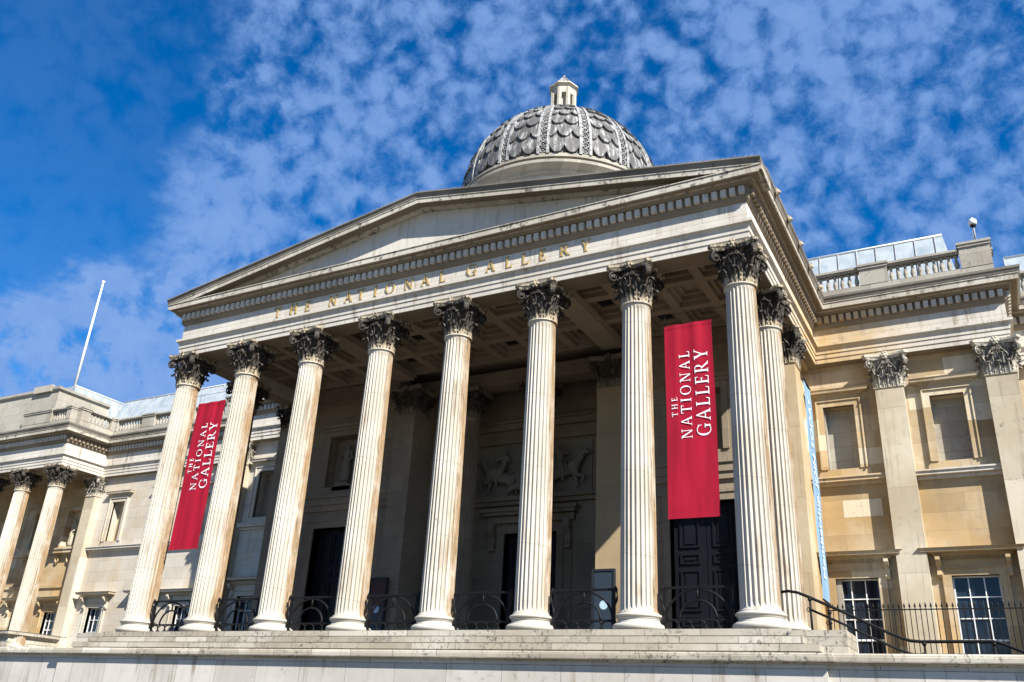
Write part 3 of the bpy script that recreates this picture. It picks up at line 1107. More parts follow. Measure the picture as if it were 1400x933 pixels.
# side and back walls of the portico
mb = MB()
mb.box(21.6, 22.25, 6.84, 9.94, 0.0, ZA)
mb.box(21.6, 22.25, 9.94, 12.5, -4.2, ZA)
mb.box(22.251, 22.5, 6.84, 10.4, ZA - .05, ZA - .001)
mb.build('wall', M['wall_ochre'], B)
mb = MB()
mb.box(XM(22.62), XM(21.9), 6.84, 9.94, 0.0, ZA)
mb.box(XM(22.62), XM(21.9), 9.94, 12.5, -4.2, ZA)
mb.build('wall', M['wall_white'], B)
YB = 6.3
dz1 = 4.98
for mir in (False, True):
    cx = 19.15
    a, b = 16.34, 21.9
    if mir:
        cx, a, b = XM(cx), XM(b), XM(a)
    mb = MB()
    wall_y(mb, a, b, 0, ZA + .6, YB, .7, [(cx - 1.15, cx + 1.15, 0, dz1), (cx - .85, cx + .85, 6.78, 9.05)])
    # string course under the niche
    mb.box(a, b, YB - .10, YB + .05, 5.70, 5.95)
    mb.box(a, b, YB - .16, YB + .05, 5.953, 6.25)
    mb.box(a, b, YB - .22, YB + .05, 6.253, 6.42)
    # entablature against the wall
    mb.box(a, b, YB - .30, YB + .05, ZA + .02, ZA + .22)
    mb.box(a, b, YB - .33, YB + .05, ZA + .223, ZA + .5)
    mb.build('wall', M['inner'], B)
    d = MB()
    fw = .26
    for x0, x1, z0, z1 in ((cx - 1.15 - fw, cx - 1.15, 0, dz1 + fw), (cx + 1.15, cx + 1.15 + fw, 0, dz1 + fw), (cx - 1.15, cx + 1.15, dz1, dz1 + fw)):
        d.box(x0, x1, YB - .08, YB + .55, z0, z1)
    d.box(cx - 1.5, cx + 1.5, YB - .12, YB + .02, dz1 + fw, dz1 + fw + .12)
    door = d.build('door_frame', M['inner'], B)
    leafm = MB()
    for k in (-1, 1):
        x0, x1 = sorted((cx + k * .012, cx + k * 1.15))
        leafm.box(x0, x1, YB + .40, YB + .48, 0, dz1)
        for z0, z1 in ((.15, .75), (.9, 1.25), (1.4, 2.75), (2.95, 3.3), (3.5, 4.75)):
            xa, xb = x0 + .22, x1 - .22
            # raised moulding round each sunk panel
            for p in ((xa, xb, z0, z0 + .06), (xa, xb, z1 - .06, z1), (xa, xa + .06, z0 + .06, z1 - .06), (xb - .06, xb, z0 + .06, z1 - .06)):
                leafm.box(p[0], p[1], YB + .345, YB + .401, p[2], p[3])
            leafm.box(xa + .16, xb - .16, YB + .365, YB + .401, z0 + .13, z1 - .13)
    leafm.build('door', M['door'], door)
    nf = MB()
    for x0, x1, z0, z1 in ((cx - 1.07, cx - .85, 6.78, 9.27), (cx + .85, cx + 1.07, 6.78, 9.27), (cx - .85, cx + .85, 9.05, 9.27)):
        nf.box(x0, x1, YB - .07, YB + .05, z0, z1)
    nf.box(cx - 1.15, cx + 1.15, YB - .14, YB + .02, 9.273, 9.42)
    nf.box(cx - 1.22, cx + 1.22, YB - .24, YB + .02, 9.423, 9.55)
    nf.box(cx - .9, cx + .9, YB + .5, YB + .8, 6.7, 9.15)
    nf.box(cx - .5, cx + .5, YB + .0, YB + .4, 6.60, 6.84)
    nf.build('niche', M['inner'], B)
# central recess
mb = MB()
for s_ in (0, 1):
    a, b = (15.36, 16.34) if not s_ else (XM(16.34), XM(15.36))
    wx0, wx1 = a, b
    mb.box(wx0, wx1, 7.01, 9.3, 0, ZA + .6)
wall_y(mb, XM(15.36), 15.36, 0, ZA + .6, 9.0, .5, [(11.2 - 1.2, 11.2 + 1.2, 0, 4.88)])
mb.box(XM(15.36), 15.36, 8.82, 9.0, 9.35, 9.62)
mb.box(XM(15.36), 15.36, 8.72, 9.0, 9.623, 9.72)
mb.box(XM(15.36), 15.36, 8.86, 9.0, 8.75, 8.95)
mb.box(XM(15.36), 15.36, 8.80, 9.0, 6.05, 6.22)
mb.box(XM(15.36), 15.36, 8.68, 9.0, 6.223, 6.38)
# beam over the two inner columns
mb.box(XM(15.36), 15.36, 7.05, 7.85, ZA, ZA + .22)
mb.box(XM(15.36), 15.36, 7.02, 7.88, ZA + .222, ZA + .6)
mb.build('wall', M['inner'], B)
# side lights of the recess with iron grilles
for sx in (15.36, XM(15.36)):
    k = -1 if sx > 11 else 1
    fr = MB()
    x0, x1 = sorted((sx - k * .02, sx + k * .10))
    for y0, y1, z0, z1 in ((7.5, 7.65, 6.3, 9.2), (8.55, 8.68, 6.3, 9.2), (7.65, 8.55, 9.05, 9.2), (7.4, 8.7, 6.15, 6.3)):
        fr.box(x0, x1, y0, y1, z0, z1)
    f_ = fr.build('grille_window', M['inner'], B)
    p = MB()
    x0, x1 = sorted((sx - k * .02, sx + k * .02))
    p.box(x0, x1, 7.65, 8.55, 6.3, 9.05)
    for i in range(9):
        for j in range(3):
            zc, yc = 6.45 + i * .3, 7.8 + j * .3
            p.tube([(sx + k * .03, yc + .13 * cos(a), zc + .13 * sin(a)) for a in [2 * pi * q / 10 for q in range(10)]], .012, 4, closed=True)
    p.build('grille', M['dark'], f_)
# centre door case
d = MB()
cx = 11.2
for x0, x1, z0, z1 in ((cx - 1.5, cx - 1.2, 0, 5.18), (cx + 1.2, cx + 1.5, 0, 5.18), (cx - 1.2, cx + 1.2, 4.88, 5.18)):
    d.box(x0, x1, 8.90, 9.3, z0, z1)
d.box(cx - 1.85, cx - 1.5, 8.95, 9.02, 0, 5.3)
d.box(cx + 1.5, cx + 1.85, 8.95, 9.02, 0, 5.3)
d.box(cx - 2.0, cx + 2.0, 8.80, 9.02, 5.3, 5.58)
d.box(cx - 2.1, cx + 2.1, 8.60, 9.02, 5.583, 5.72)
d.box(cx - 2.2, cx + 2.2, 8.5, 9.02, 5.723, 5.86)
df = d.build('door_frame', M['inner'], B)
for s_ in (-1, 1):
    c = MB()
    xx = cx + s_ * 1.72
    pts = [(8.62, 5.30), (8.60, 5.1), (8.68, 4.9), (8.80, 4.75), (8.82, 4.45), (8.76, 4.3), (8.78, 4.18), (8.95, 4.15), (8.95, 5.30)]
    n = len(pts)
    v = [(xx - .13, a, b) for a, b in pts] + [(xx + .13, a, b) for a, b in pts]
    c.add(v, [tuple(range(n)), tuple(range(2 * n - 1, n - 1, -1))] + [(i, (i + 1) % n, n + (i + 1) % n, n + i) for i in range(n)])
    c.build('bracket', M['inner'], df)
lf = MB()
for k in (-1, 1):
    x0, x1 = sorted((cx + k * .012, cx + k * 1.2))
    lf.box(x0, x1, 9.3, 9.38, 0, 4.88)
    for z0, z1 in ((.15, .75), (.9, 1.25), (1.4, 2.75), (2.95, 3.3), (3.5, 4.65)):
        xa, xb = x0 + .22, x1 - .22
        for p in ((xa, xb, z0, z0 + .06), (xa, xb, z1 - .06, z1), (xa, xa + .06, z0 + .06, z1 - .06), (xb - .06, xb, z0 + .06, z1 - .06)):
            lf.box(p[0], p[1], 9.24, 9.301, p[2], p[3])
lf.build('door', M['door'], df)

# coffered ceiling -----------------------------------------------------------
ce = MB()
ZC = 11.30


def coffer(mb, x0, x1, y0, y1, z, hole=False):
    st = [(0.0, 0.0), (.16, .0), (.16, .16), (.36, .16), (.36, .34), (.56, .34), (.56, .46)]
    # first ring is the flat margin, each next pair a rise then a tread
    rings = []
    w, h = (x1 - x0), (y1 - y0)
    k = min(w, h) / 1.9
    for inset, dz in [(0, 0), (.2, 0), (.2, .18), (.38, .18), (.38, .34), (.60, .34), (.60, .46)]:
        i = inset * k
        rings.append([(x0 + i, y0 + i, z + dz), (x1 - i, y0 + i, z + dz), (x1 - i, y1 - i, z + dz), (x0 + i, y1 - i, z + dz)])
    v = [p for r in rings for p in r]
    f = []
    for a in range(len(rings) - 1):
        for b in range(4):
            c = (b + 1) % 4
            f.append((a * 4 + b, a * 4 + c, (a + 1) * 4 + c, (a + 1) * 4 + b))
    L = (len(rings) - 1) * 4
    f.append((L, L + 1, L + 2, L + 3))
    mb.add(v, f)


# beams run back from the columns; two coffers between each pair of beams in x, three in y
yb0, yb1 = .42, 6.0
bx = [XL + .84] + [SP * i for i in range(1, 7)] + [XR - .84]
ncy = 3
cavs = []
for i in (0, 1, 2, 3, 4, 5, 6):
    xa = i * SP
    wide = i == 3
    for j in range(ncy):
        y0 = yb0 + (yb1 - yb0) * j / ncy
        y1 = yb0 + (yb1 - yb0) * (j + 1) / ncy
        if i == 0 or i == 6:
            lo, hi = (XL + .84, SP - .0) if i == 0 else (6 * SP, XR - .84)
            h = (lo + hi) / 2
            coffer(ce, lo, h, y0, y1, ZC)
            coffer(ce, h, hi, y0, y1, ZC)
        else:
            coffer(ce, xa, xa + SP / 2, y0, y1, ZC)
            coffer(ce, xa + SP / 2, xa + SP, y0, y1, ZC)
ce.box(XL, XR, -.3, 9.3, ZC + .5, ZC + .6)
cl_ = ce.build('coffered_ceiling', M['ceil'], B, recalc=False)
vt = MB()
for i in range(1, 6):
    for j in range(3):
        for s_ in (0, 1):
            if (i + j + s_) % 2 == 0:
                cxx = i * SP + s_ * SP / 2 + SP / 4
                cyy = yb0 + (yb1 - yb0) * (j + .5) / 3
                vt.box(cxx - .24, cxx + .24, cyy - .3, cyy + .3, ZC + .36, ZC + .37)
vt.build('vent', M['dark'], cl_)
bm_ = MB()
for x_ in (2 * SP, 5 * SP):
    bm_.box(x_ - .42, x_ + .42, .42, 6.0, ZA + .32, ZC + .02)
    bm_.box(x_ - .5, x_ + .5, .42, 6.0, ZC - .12, ZC + .012)
bm_.box(XM(15.36), 15.36, 7.85, 9.0, ZA + .55, ZA + .62)
bm_.build('ceiling_beam', M['ceil'], B)
# plain soffit behind the wing and pavilion entablature
sf = MB()
sf.box(-62, -20.9, 10.0, 13.6, ZA + .3, ZA + .4)
sf.build('soffit', M['ceil'], B)

# floor, podium and steps ------------------------------------------------------
st = MB()
st.box(XM(23.2), 23.2, -.78, .5, -.155, 0)
st.box(XM(23.155), 23.155, -.735, .5, -.19, -.156)
st.box(XM(23.2), 22.9, -.7, 9.86, -4.0, -.19)
st.build('floor_edge', M['step'], B)
st = MB()
st.box(XM(23.0), 22.95, .501, 9.3, -.188, -.004)
st.build('portico_floor', M['floor'], B)
steps = empty('front_steps', (11.2, -1.4, -.62), 'three long worn stone steps running below the front columns', 'steps')
for i, (e_, y_, z1, z0) in enumerate(((23.57, -1.05, -.192, -.40), (23.97, -1.33, -.402, -.60))):
    q = MB()
    q.box(XM(e_), e_, y_, 2.0, z0 + .04, z1)
    q.box(XM(e_) + .045, e_ - .045, y_ + .045, 2.0, z0 - .001, z0 + .039)
    q.build('step', M['step'], steps)
tw = empty('terrace_wall', (11.2, -1.7, -4.2), 'white stone terrace wall with moulded coping along the bottom of the photo', 'wall')
q = MB()
q.box(-1.85, 24.12, -1.52, 2.6, -4.2, -.86)
q.build('wall_face', M['terrace'], tw)
q = MB()
prof = [(-.4, -.858), (.0, -.858), (.03, -.84), (.08, -.80), (.13, -.79), (.13, -.81), (.185, -.81), (.19, -.70), (.16, -.69), (.16, -.655), (.13, -.62), (-.4, -.602)]
q.sweep(prof, [(-1.85, 2.6), (-1.85, -1.52), (24.12, -1.52), (24.12, -1.2)])
q.box(-1.6, 23.9, -1.3, 2.6, -.858, -.604)
q.build('coping', M['step'], tw)
for mir in (False, True):
    a, b = (24.123, 60)
    if mir:
        a, b = -60, -1.853
    q = MB()
    q.box(a, b, -1.40, -.9, -4.2, -.86)
    q.build('wall_face', M['terrace'], tw)
    q = MB()
    q.sweep(prof, [(a if not mir else a, -1.40), (b, -1.40)])
    q.box(a, b, -1.0, -.85, -.9, -.62)
    q.build('coping', M['step'], tw)
for a, b in ((23.2, 24.5), (XM(24.5), XM(23.2))):
    pl = MB()
    pl.box(a, b, -.82, .55, -1.4, -.05)
    pl.build('end_block', M['step'], steps)
# raised yard behind the terrace wall, with steps going down
yd = MB()
yd.box(24.6, 60, 2.2, 9.86, -4.2, -1.0)
yd.box(-60, -2.0, -.9, 12.5, -4.2, -1.0)
yd.box(29.0, 60, 9.86, 12.5, -4.2, -1.0)
tag(yd.build('terrace_yard', M['ground']), kind='structure')
ss = empty('side_stairs', (24, 1.4, -4.2), 'stone stairs going down beside the portico behind the terrace wall', 'stairs')
for k in range(8):
    q = MB()
    q.box(23.0 + k * .34, 23.0 + (k + 1) * .34, .551, 2.19, -4.2, -.17 - k * .16)
    q.build('step', M['step'], ss)

# pavilion at far left -----------------------------------------------------------
pv_ = MB()
pv_.box(-62, -21.1, 9.0, 13.1, -4.2, .90)
pv_.sweep([(-.4, .90), (.02, .90), (.08, .98), (.22, 1.02), (.24, 1.15), (.28, 1.2), (-.4, 1.22)], [(-62, 8.98), (-21.1, 8.98), (-21.1, 12.4)])
pv_.build('podium', M['step'], B)
mb = MB()
hol = []
for c in (-23.9, -27.1, -30.3):
    hol += [(c - .62, c + .62, 6.62, 9.05), (c - .6, c + .6, 1.2, 2.75)]
wall_y(mb, -62, -21.0, 0, ZA + .3, 13.1, .5, hol)
mb.box(-21.75, -21.0, 12.88, 13.1, 0, ZA)
mb.box(-62, -21.0, 13.0, 13.1, 6.2, 6.4)
mb.box(-62, -21.0, 13.0, 13.1, 4.2, 4.35)
mb.build('wall', M['wall_ochre'], B)
for c in (-23.9, -27.1, -30.3):
    mb = MB()
    mb.box(c - .95, c + .95, 12.75, 13.1, 6.30, 6.5)
    mb.box(c - 1.05, c + 1.05, 12.68, 13.1, 6.503, 6.6)
    mb.box(c - .80, c - .62, 13.02, 13.1, 6.62, 9.25)
    mb.box(c + .62, c + .80, 13.02, 13.1, 6.62, 9.25)
    mb.box(c - .62, c + .62, 13.02, 13.1, 9.05, 9.25)
    mb.box(c - .7, c + .7, 13.55, 13.7, 6.5, 9.2)
    for s_ in (-.55, .55):
        mb.tube([(c + s_ + .14 * cos(a), 12.98, 5.95 + .2 * sin(a)) for a in [2 * pi * q / 14 for q in range(14)]], .05, 6, closed=True)
    mb.build('niche', M['wall_ochre'], B)
    window_ground(c, 13.1, M['wall_ochre'], zb=1.2, zt=2.75, hw=.6, rows=3)

# parapets and balustrades --------------------------------------------------------
bal = MB()
bal.lathe([(.05, 0), (.095, .0), (.095, .05), (.05, .08), (.085, .20), (.09, .27), (.065, .40), (.045, .50), (.05, .56), (.085, .58), (.085, .64), (.05, .64)], n=12)
BAL = None


def balustrade(p0, p1, z0, gaps, peds, parent=B, mat=None, plinth=.36, tall=0.0):
    """straight balustrade between plan points; peds = list of (s0,s1,extra height) solid pedestals along its length"""
    global BAL
    mat = mat or M['parapet']
    a, b = Vector(p0), Vector(p1)
    L = (b - a).length
    d = (b - a) / L
    horiz = abs(d.x) > .5

    def bx(mb, s0, s1, hw, z0_, z1_):
        if horiz:
            x0, x1 = sorted((a.x + d.x * s0, a.x + d.x * s1))
            mb.box(x0, x1, a.y - hw, a.y + hw, z0_, z1_)
        else:
            y0, y1 = sorted((a.y + d.y * s0, a.y + d.y * s1))
            mb.box(a.x - hw, a.x + hw, y0, y1, z0_, z1_)
    mb = MB()
    bx(mb, 0, L, .20, z0 - .3, z0 + plinth)
    zb = z0 + plinth
    zr = zb + .66
    segs = []
    cur = 0
    for s0, s1, ex in peds:
        bx(mb, s0, s1, .215, zb - .002, zr - .001)
        bx(mb, s0 - .03, s1 + .03, .27, zr + ex, zr + .10 + ex)
        bx(mb, s0 - .06, s1 + .06, .31, zr + .101 + ex, zr + .19 + ex)
        if ex:
            bx(mb, s0, s1, .215, zr - .001, zr + ex)
        if s0 > cur + .05:
            segs.append((cur, s0))
        cur = s1
    if cur < L - .05:
        segs.append((cur, L))
    for s0, s1 in segs:
        bx(mb, s0 + (.03 if s0 else 0), s1 - .03, .17, zr, zr + .06)
        bx(mb, s0 + (.06 if s0 else 0), s1 - .06, .23, zr + .061, zr + .15)
    o = mb.build('balustrade', mat, parent)
    for s0, s1 in segs:
        n = max(1, int(round((s1 - s0) / .255)))
        for i in range(n):
            q = a + d * (s0 + (s1 - s0) * (i + .5) / n)
            if BAL is None:
                BAL = bal.build('baluster', M['parapet'], o, (q.x, q.y, zb + .005))
            else:
                place('baluster', BAL.data, o, (q.x, q.y, zb + .005))
    return o


YP = 9.75
balustrade((22.9, YP), (29.28, YP), 13.4, None, [(1.85, 2.85, 0), (5.35, 6.38, .17)])
balustrade((XM(22.9), YP), (XM(29.28), YP), 13.4, None, [(1.85, 2.85, 0), (5.35, 6.38, .17)])
balustrade((29.06, YP + .22), (29.06, 12.3), 13.4, None, [(0, .5, 0)])
balustrade((29.3, 12.45), (38, 12.45), 13.4, None, [(0, .3, 0), (2.4, 3.2, 0)])
balustrade((-7.1, 12.45), (-20.9, 12.45), 13.4, None, [(3.2, 4.1, 0), (6.7, 7.6, 0), (10.2, 11.3, 0), (13.6, 13.8, 0)])
balustrade((-21.1, 12.2), (-21.1, 9.73), 13.4, None, [(0, .25, 0), (1.85, 2.47, 0)])
balustrade((-21.32, 9.5), (-26.0, 9.5), 13.4, None, [(0, .42, 0), (1.9, 4.68, 0)])
# attic block
at = MB()
at.box(-62, -23.6, 9.62, 13.4, 13.0, 16.0)
at.sweep([(-.3, 16.0), (.04, 16.0), (.10, 16.08), (.14, 16.1), (.16, 16.26), (-.3, 16.32)], [(-62, 9.62), (-23.6, 9.62), (-23.6, 13.4)])
at.box(-26.0, -24.2, 9.42, 9.62, 16.0, 16.45)
at.build('attic', M['parapet'], B)

# roofs behind the parapets: glazed slopes
def glass_roof(name, p0, p1, zb, zt, setback, n, hip=0.0, ends=True):
    """slope facing the right of travel"""
    a, b = Vector(p0), Vector(p1)
    L = (b - a).length
    d = (b - a) / L
    nn = Vector((d.y, -d.x))
    mb = MB()
    ta = a - nn * setback + d * 0
    tb = b - nn * setback - d * hip
    back = 3.0
    v = [(a.x, a.y, zb), (b.x, b.y, zb), (tb.x, tb.y, zt), (ta.x, ta.y, zt),
         (a.x - nn.x * back, a.y - nn.y * back, zb), (b.x - nn.x * back, b.y - nn.y * back, zb), (tb.x - nn.x * (back - setback), tb.y - nn.y * (back - setback), zt), (ta.x - nn.x * (back - setback), ta.y - nn.y * (back - setback), zt)]
    mb.add(v, [(0, 1, 2, 3), (1, 5, 6, 2), (3, 2, 6, 7), (0, 3, 7, 4), (4, 7, 6, 5), (0, 4, 5, 1)])
    o = mb.build('glazed_roof', M['roofglass'], B)
    bars = MB()
    A0, B0 = Vector(v[0]), Vector(v[1])
    T0, T1 = Vector(v[3]), Vector(v[2])
    lift = Vector((nn.x, nn.y, .3)).normalized() * .025
    for i in range(n + 1):
        t = i / n
        p = A0.lerp(B0, t)
        q = p + (T0 - A0)
        if hip and (q - T0).length > (T1 - T0).length:
            # clip against the hip line
            s_ = 1 - ((q - T0).length - (T1 - T0).length) / hip
            q = p.lerp(q, max(.05, s_))
        bars.tube([p + lift, q + lift], .028, 4)
    bars.build('glazing_bar', M['lead'], o)
    rr = MB()
    rr.tube([T0 + Vector((0, 0, .03)), T1 + Vector((0, 0, .03))], .05, 6)
    rr.build('ridge_cap', M['white'], o)
    return o


glass_roof('r', (22.3, 10.9), (28.25, 10.9), 13.3, 16.55, 1.0, 8, hip=.45)
glass_roof('r', (29.9, 13.4), (42, 13.4), 13.3, 16.3, 1.0, 14)
glass_roof('r', (-24.0, 13.6), (-5.0, 13.6), 13.3, 17.0, 1.2, 26)
glass_roof('r', (XM(28.1), 10.9), (XM(22.3), 10.9), 13.3, 16.2, 1.0, 8)
glass_roof('r', (-24.1, 11.5), (-24.1, 16.5), 13.3, 17.2, .9, 7)
# flat roof and mass behind, so light does not leak
ms = MB()
ms.box(-62, -20.5, 13.8, 30, -4.2, 13.1)
ms.box(-20.5, -1.0, 13.05, 30, -4.2, 13.1)
ms.box(-1.0, 22.9, 10.0, 30, -4.2, 13.1)
ms.box(22.9, 29.0, 10.4, 30, -4.2, 13.05)
ms.box(29.0, 60, 13.05, 30, -4.2, 13.1)
ms.build('main_block', M['parapet'], B)

# dome ---------------------------------------------------------------------------
DX, DY, DZ, DR = 11.13, 10.9, 21.55, 4.85
dr = MB()
dr.lathe([(4.55, 13.0), (4.55, 20.6), (4.3, 20.9)], n=96, smooth=False)
drum = dr.build('drum', M['drum'], B, (DX, DY, 0))
dr = MB()
dr.lathe([(4.4, 20.42), (4.62, 20.44), (4.70, 20.52), (4.72, 20.62), (4.90, 20.68), (5.14, 20.72), (5.16, 20.86), (5.02, 20.88), (5.0, 20.98), (5.12, 21.02), (5.12, 21.12), (4.98, 21.16), (4.96, 21.32), (4.88, 21.38), (4.3, 21.4)], n=96, smooth=False)
dr.build('drum_cornice', M['parapet'], drum, (DX, DY, 0))
dm = MB()
NSEG = 16
PA0 = radians(11.25) * 0


def dome_r(z):   # radius at height above the dome centre, a little stilted
    z = max(z, -0.45)
    return sqrt(max(DR * DR - max(z, 0) ** 2, 0.0001))


def dpt(a, ph, off=0.0):
    r = DR + off
    if ph < 0:
        return (r * cos(a), r * sin(a), r * ph)
    return (r * cos(ph) * cos(a), r * cos(ph) * sin(a), r * sin(ph) * 1.0)


n = 96
prof = [(DR, -.30)] + [((DR) * cos(ph), DR * sin(ph)) for ph in [radians(q) for q in range(0, 86, 4)]]
dm.lathe(prof, n=n, caps=False)
# fish-scale courses
RAD = 2 * pi / NSEG
rib_hw = RAD * .15
view_ang = atan2(CAM.y - DY, CAM.x - DX)
A_OFF = view_ang + radians(-10)      # one rib axis about ten degrees off the line to the camera
rows = 10
ph = radians(-2.6)
row = 0
while ph < radians(76):
    dphi = radians(10.4 - 3.8 * max(ph, 0) / radians(76))
    for s_ in range(NSEG):
        a0 = A_OFF + s_ * RAD + rib_hw
        a1 = A_OFF + (s_ + 1) * RAD - rib_hw
        wdt = (a1 - a0) / 2
        cs = [a0 + wdt * .5, a0 + wdt * 1.5] if row % 2 == 0 else [a0, a0 + wdt, a0 + 2 * wdt]
        for c in cs:
            # shield with a curved lower edge, tilted so that its foot stands proud
            U = 9
            V = 5
            vv = []
            for j in range(V):
                tv = j / (V - 1)
                for i in range(U):
                    u = -1 + 2 * i / (U - 1)
                    aa = c + u * wdt * .5
                    aa = min(max(aa, a0), a1)
                    low = ph + dphi * (.0 + .46 * (abs(u) ** 2.4))
                    hi = ph + dphi * 1.75
                    pp = low + (hi - low) * tv
                    off = .17 * (1 - tv) ** .9 + .01 + .03 * (1 - abs(u)) * (1 - tv)
                    vv.append(dpt(aa, min(pp, radians(84)), off))
            for i in range(U):   # underside edge
                u = -1 + 2 * i / (U - 1)
                aa = min(max(c + u * wdt * .5, a0), a1)
                low = ph + dphi * (.46 * (abs(u) ** 2.4))
                vv.append(dpt(aa, low, -.02))
            ff = []
            for j in range(V - 1):
                for i in range(U - 1):
                    ff.append((j * U + i, j * U + i + 1, (j + 1) * U + i + 1, (j + 1) * U + i))
            for i in range(U - 1):
                ff.append((V * U + i, V * U + i + 1, i + 1, i))
            dm.add(vv, ff)
    ph += dphi
    row += 1
dome = dm.build('dome', M['dome'], B, (DX, DY, DZ), recalc=False)
rib_proto = None
for s_ in range(NSEG):
    rb = MB()
    ac = 0.0
    phs = [radians(q) for q in range(-3, 82, 4)]
    for e0, e1, off in ((-1, -.55, .17), (.55, 1, .17), (-.56, .56, .06)):
        v = []
        for p in phs:
            k = 1.0
            for e_, oo in ((e0, 0), (e0, off), (e1, off), (e1, 0)):
                v.append(dpt(ac + e_ * rib_hw * (1.0 if abs(e_) == 1 else 1), p, oo) if p > 0 else
                         (lambda q: (q[0], q[1], q[2]))(dpt(ac + e_ * rib_hw, p, oo)))
        f = []
        for i in range(len(phs) - 1):
            for kx in range(3):
                f.append((i * 4 + kx, i * 4 + kx + 1, (i + 1) * 4 + kx + 1, (i + 1) * 4 + kx))
        rb.add(v, f)
    p = radians(-.5)
    while p < radians(74):
        rr = rib_hw * .50 * cos(max(p, 0)) * DR
        cpt = Vector(dpt(ac, p, .09))
        e1 = Vector((-sin(ac), cos(ac), 0))
        e2 = Vector((-sin(max(p, 0)) * cos(ac), -sin(max(p, 0)) * sin(ac), cos(max(p, 0))))
        rb.tube([cpt + (e1 * cos(q) + e2 * sin(q)) * rr for q in [2 * pi * i / 10 for i in range(10)]], rr * .22, 5, closed=True)
        rb.ball(cpt, rr * .3, 6, 4)
        p += 2.25 * rr / DR
    if rib_proto is None:
        rib_proto = rb.build('rib', M['rib'], dome, (DX, DY, DZ), recalc=False)
        rib_proto.data.materials.append(M['dome'])
        nstrip = 3 * (len(phs) - 1)
        for k_, pg in enumerate(rib_proto.data.polygons):
            if 2 * nstrip <= k_ < 3 * nstrip:
                pg.material_index = 1
        rib_proto.rotation_euler.z = A_OFF
    else:
        r_ = place('rib', rib_proto.data, dome, (DX, DY, DZ))
        r_.rotation_euler.z = A_OFF + s_ * RAD
ZL = DZ + DR - .12 + .0
LH_ = .45
ln = MB()
ln.lathe([(.85, -.1), (.85, .12), (.66, .15), (.66, .45)], n=8, a0=view_ang + radians(22.5), smooth=False)
rr_ = .60
for i in range(8):
    a = view_ang + radians(22.5) + i * pi / 4
    x_, y_ = rr_ * cos(a), rr_ * sin(a)
    ln.lathe([(.13, .4), (.13, 2.4)], x_, y_, n=6, smooth=False)
ln.lathe([(.66, 2.1), (.66, 2.5), (.72, 2.56), (.82, 2.62), (.82, 2.70), (.3, 2.74)], n=8, a0=view_ang + radians(22.5), smooth=False)
ln.lathe([(.40, .3), (.40, 2.4)], n=8, smooth=False)
lan = ln.build('lantern', M['drum'], B, (DX, DY, ZL + .0))
lr = MB()
lr.lathe([(.74, 2.70), (.56, 2.90), (.36, 3.15), (.16, 3.40), (.06, 3.52), (.08, 3.57), (.02, 3.70)], n=8, a0=view_ang + radians(22.5), smooth=False)
lr.ball((0, 0, 3.64), .07, 8, 6)
for i in range(8):
    a = view_ang + radians(22.5) + i * pi / 4
    lr.tube([(0.74 * cos(a), .74 * sin(a), 2.72), (.36 * cos(a), .36 * sin(a), 3.17), (.06 * cos(a), .06 * sin(a), 3.55)], .03, 5)
lr.build('lantern_roof', M['dome'], lan, (DX, DY, ZL))

# ------------------------------------------------------------------ lettering


def arcstrip(cx, cy, rx, ry, a0, a1, thick, thin, n=28):
    """ellipse stroke, thick at the sides and thin at top and bottom"""
    out = []
    for i in range(n):
        q = []
        for k in (i, i + 1):
            a = a0 + (a1 - a0) * k / n
            t = thin + (thick - thin) * abs(cos(a)) ** 1.4
            q.append(((cx + (rx) * cos(a), cy + (ry) * sin(a)), (cx + (rx - t) * cos(a), cy + (ry - thin) * sin(a))))
        out.append([q[0][0], q[1][0], q[1][1], q[0][1]])
    return out


def R_(x0, x1, y0, y1):
    return [(x0, y0), (x1, y0), (x1, y1), (x0, y1)]


TK, TN, SF = .135, .055, .04


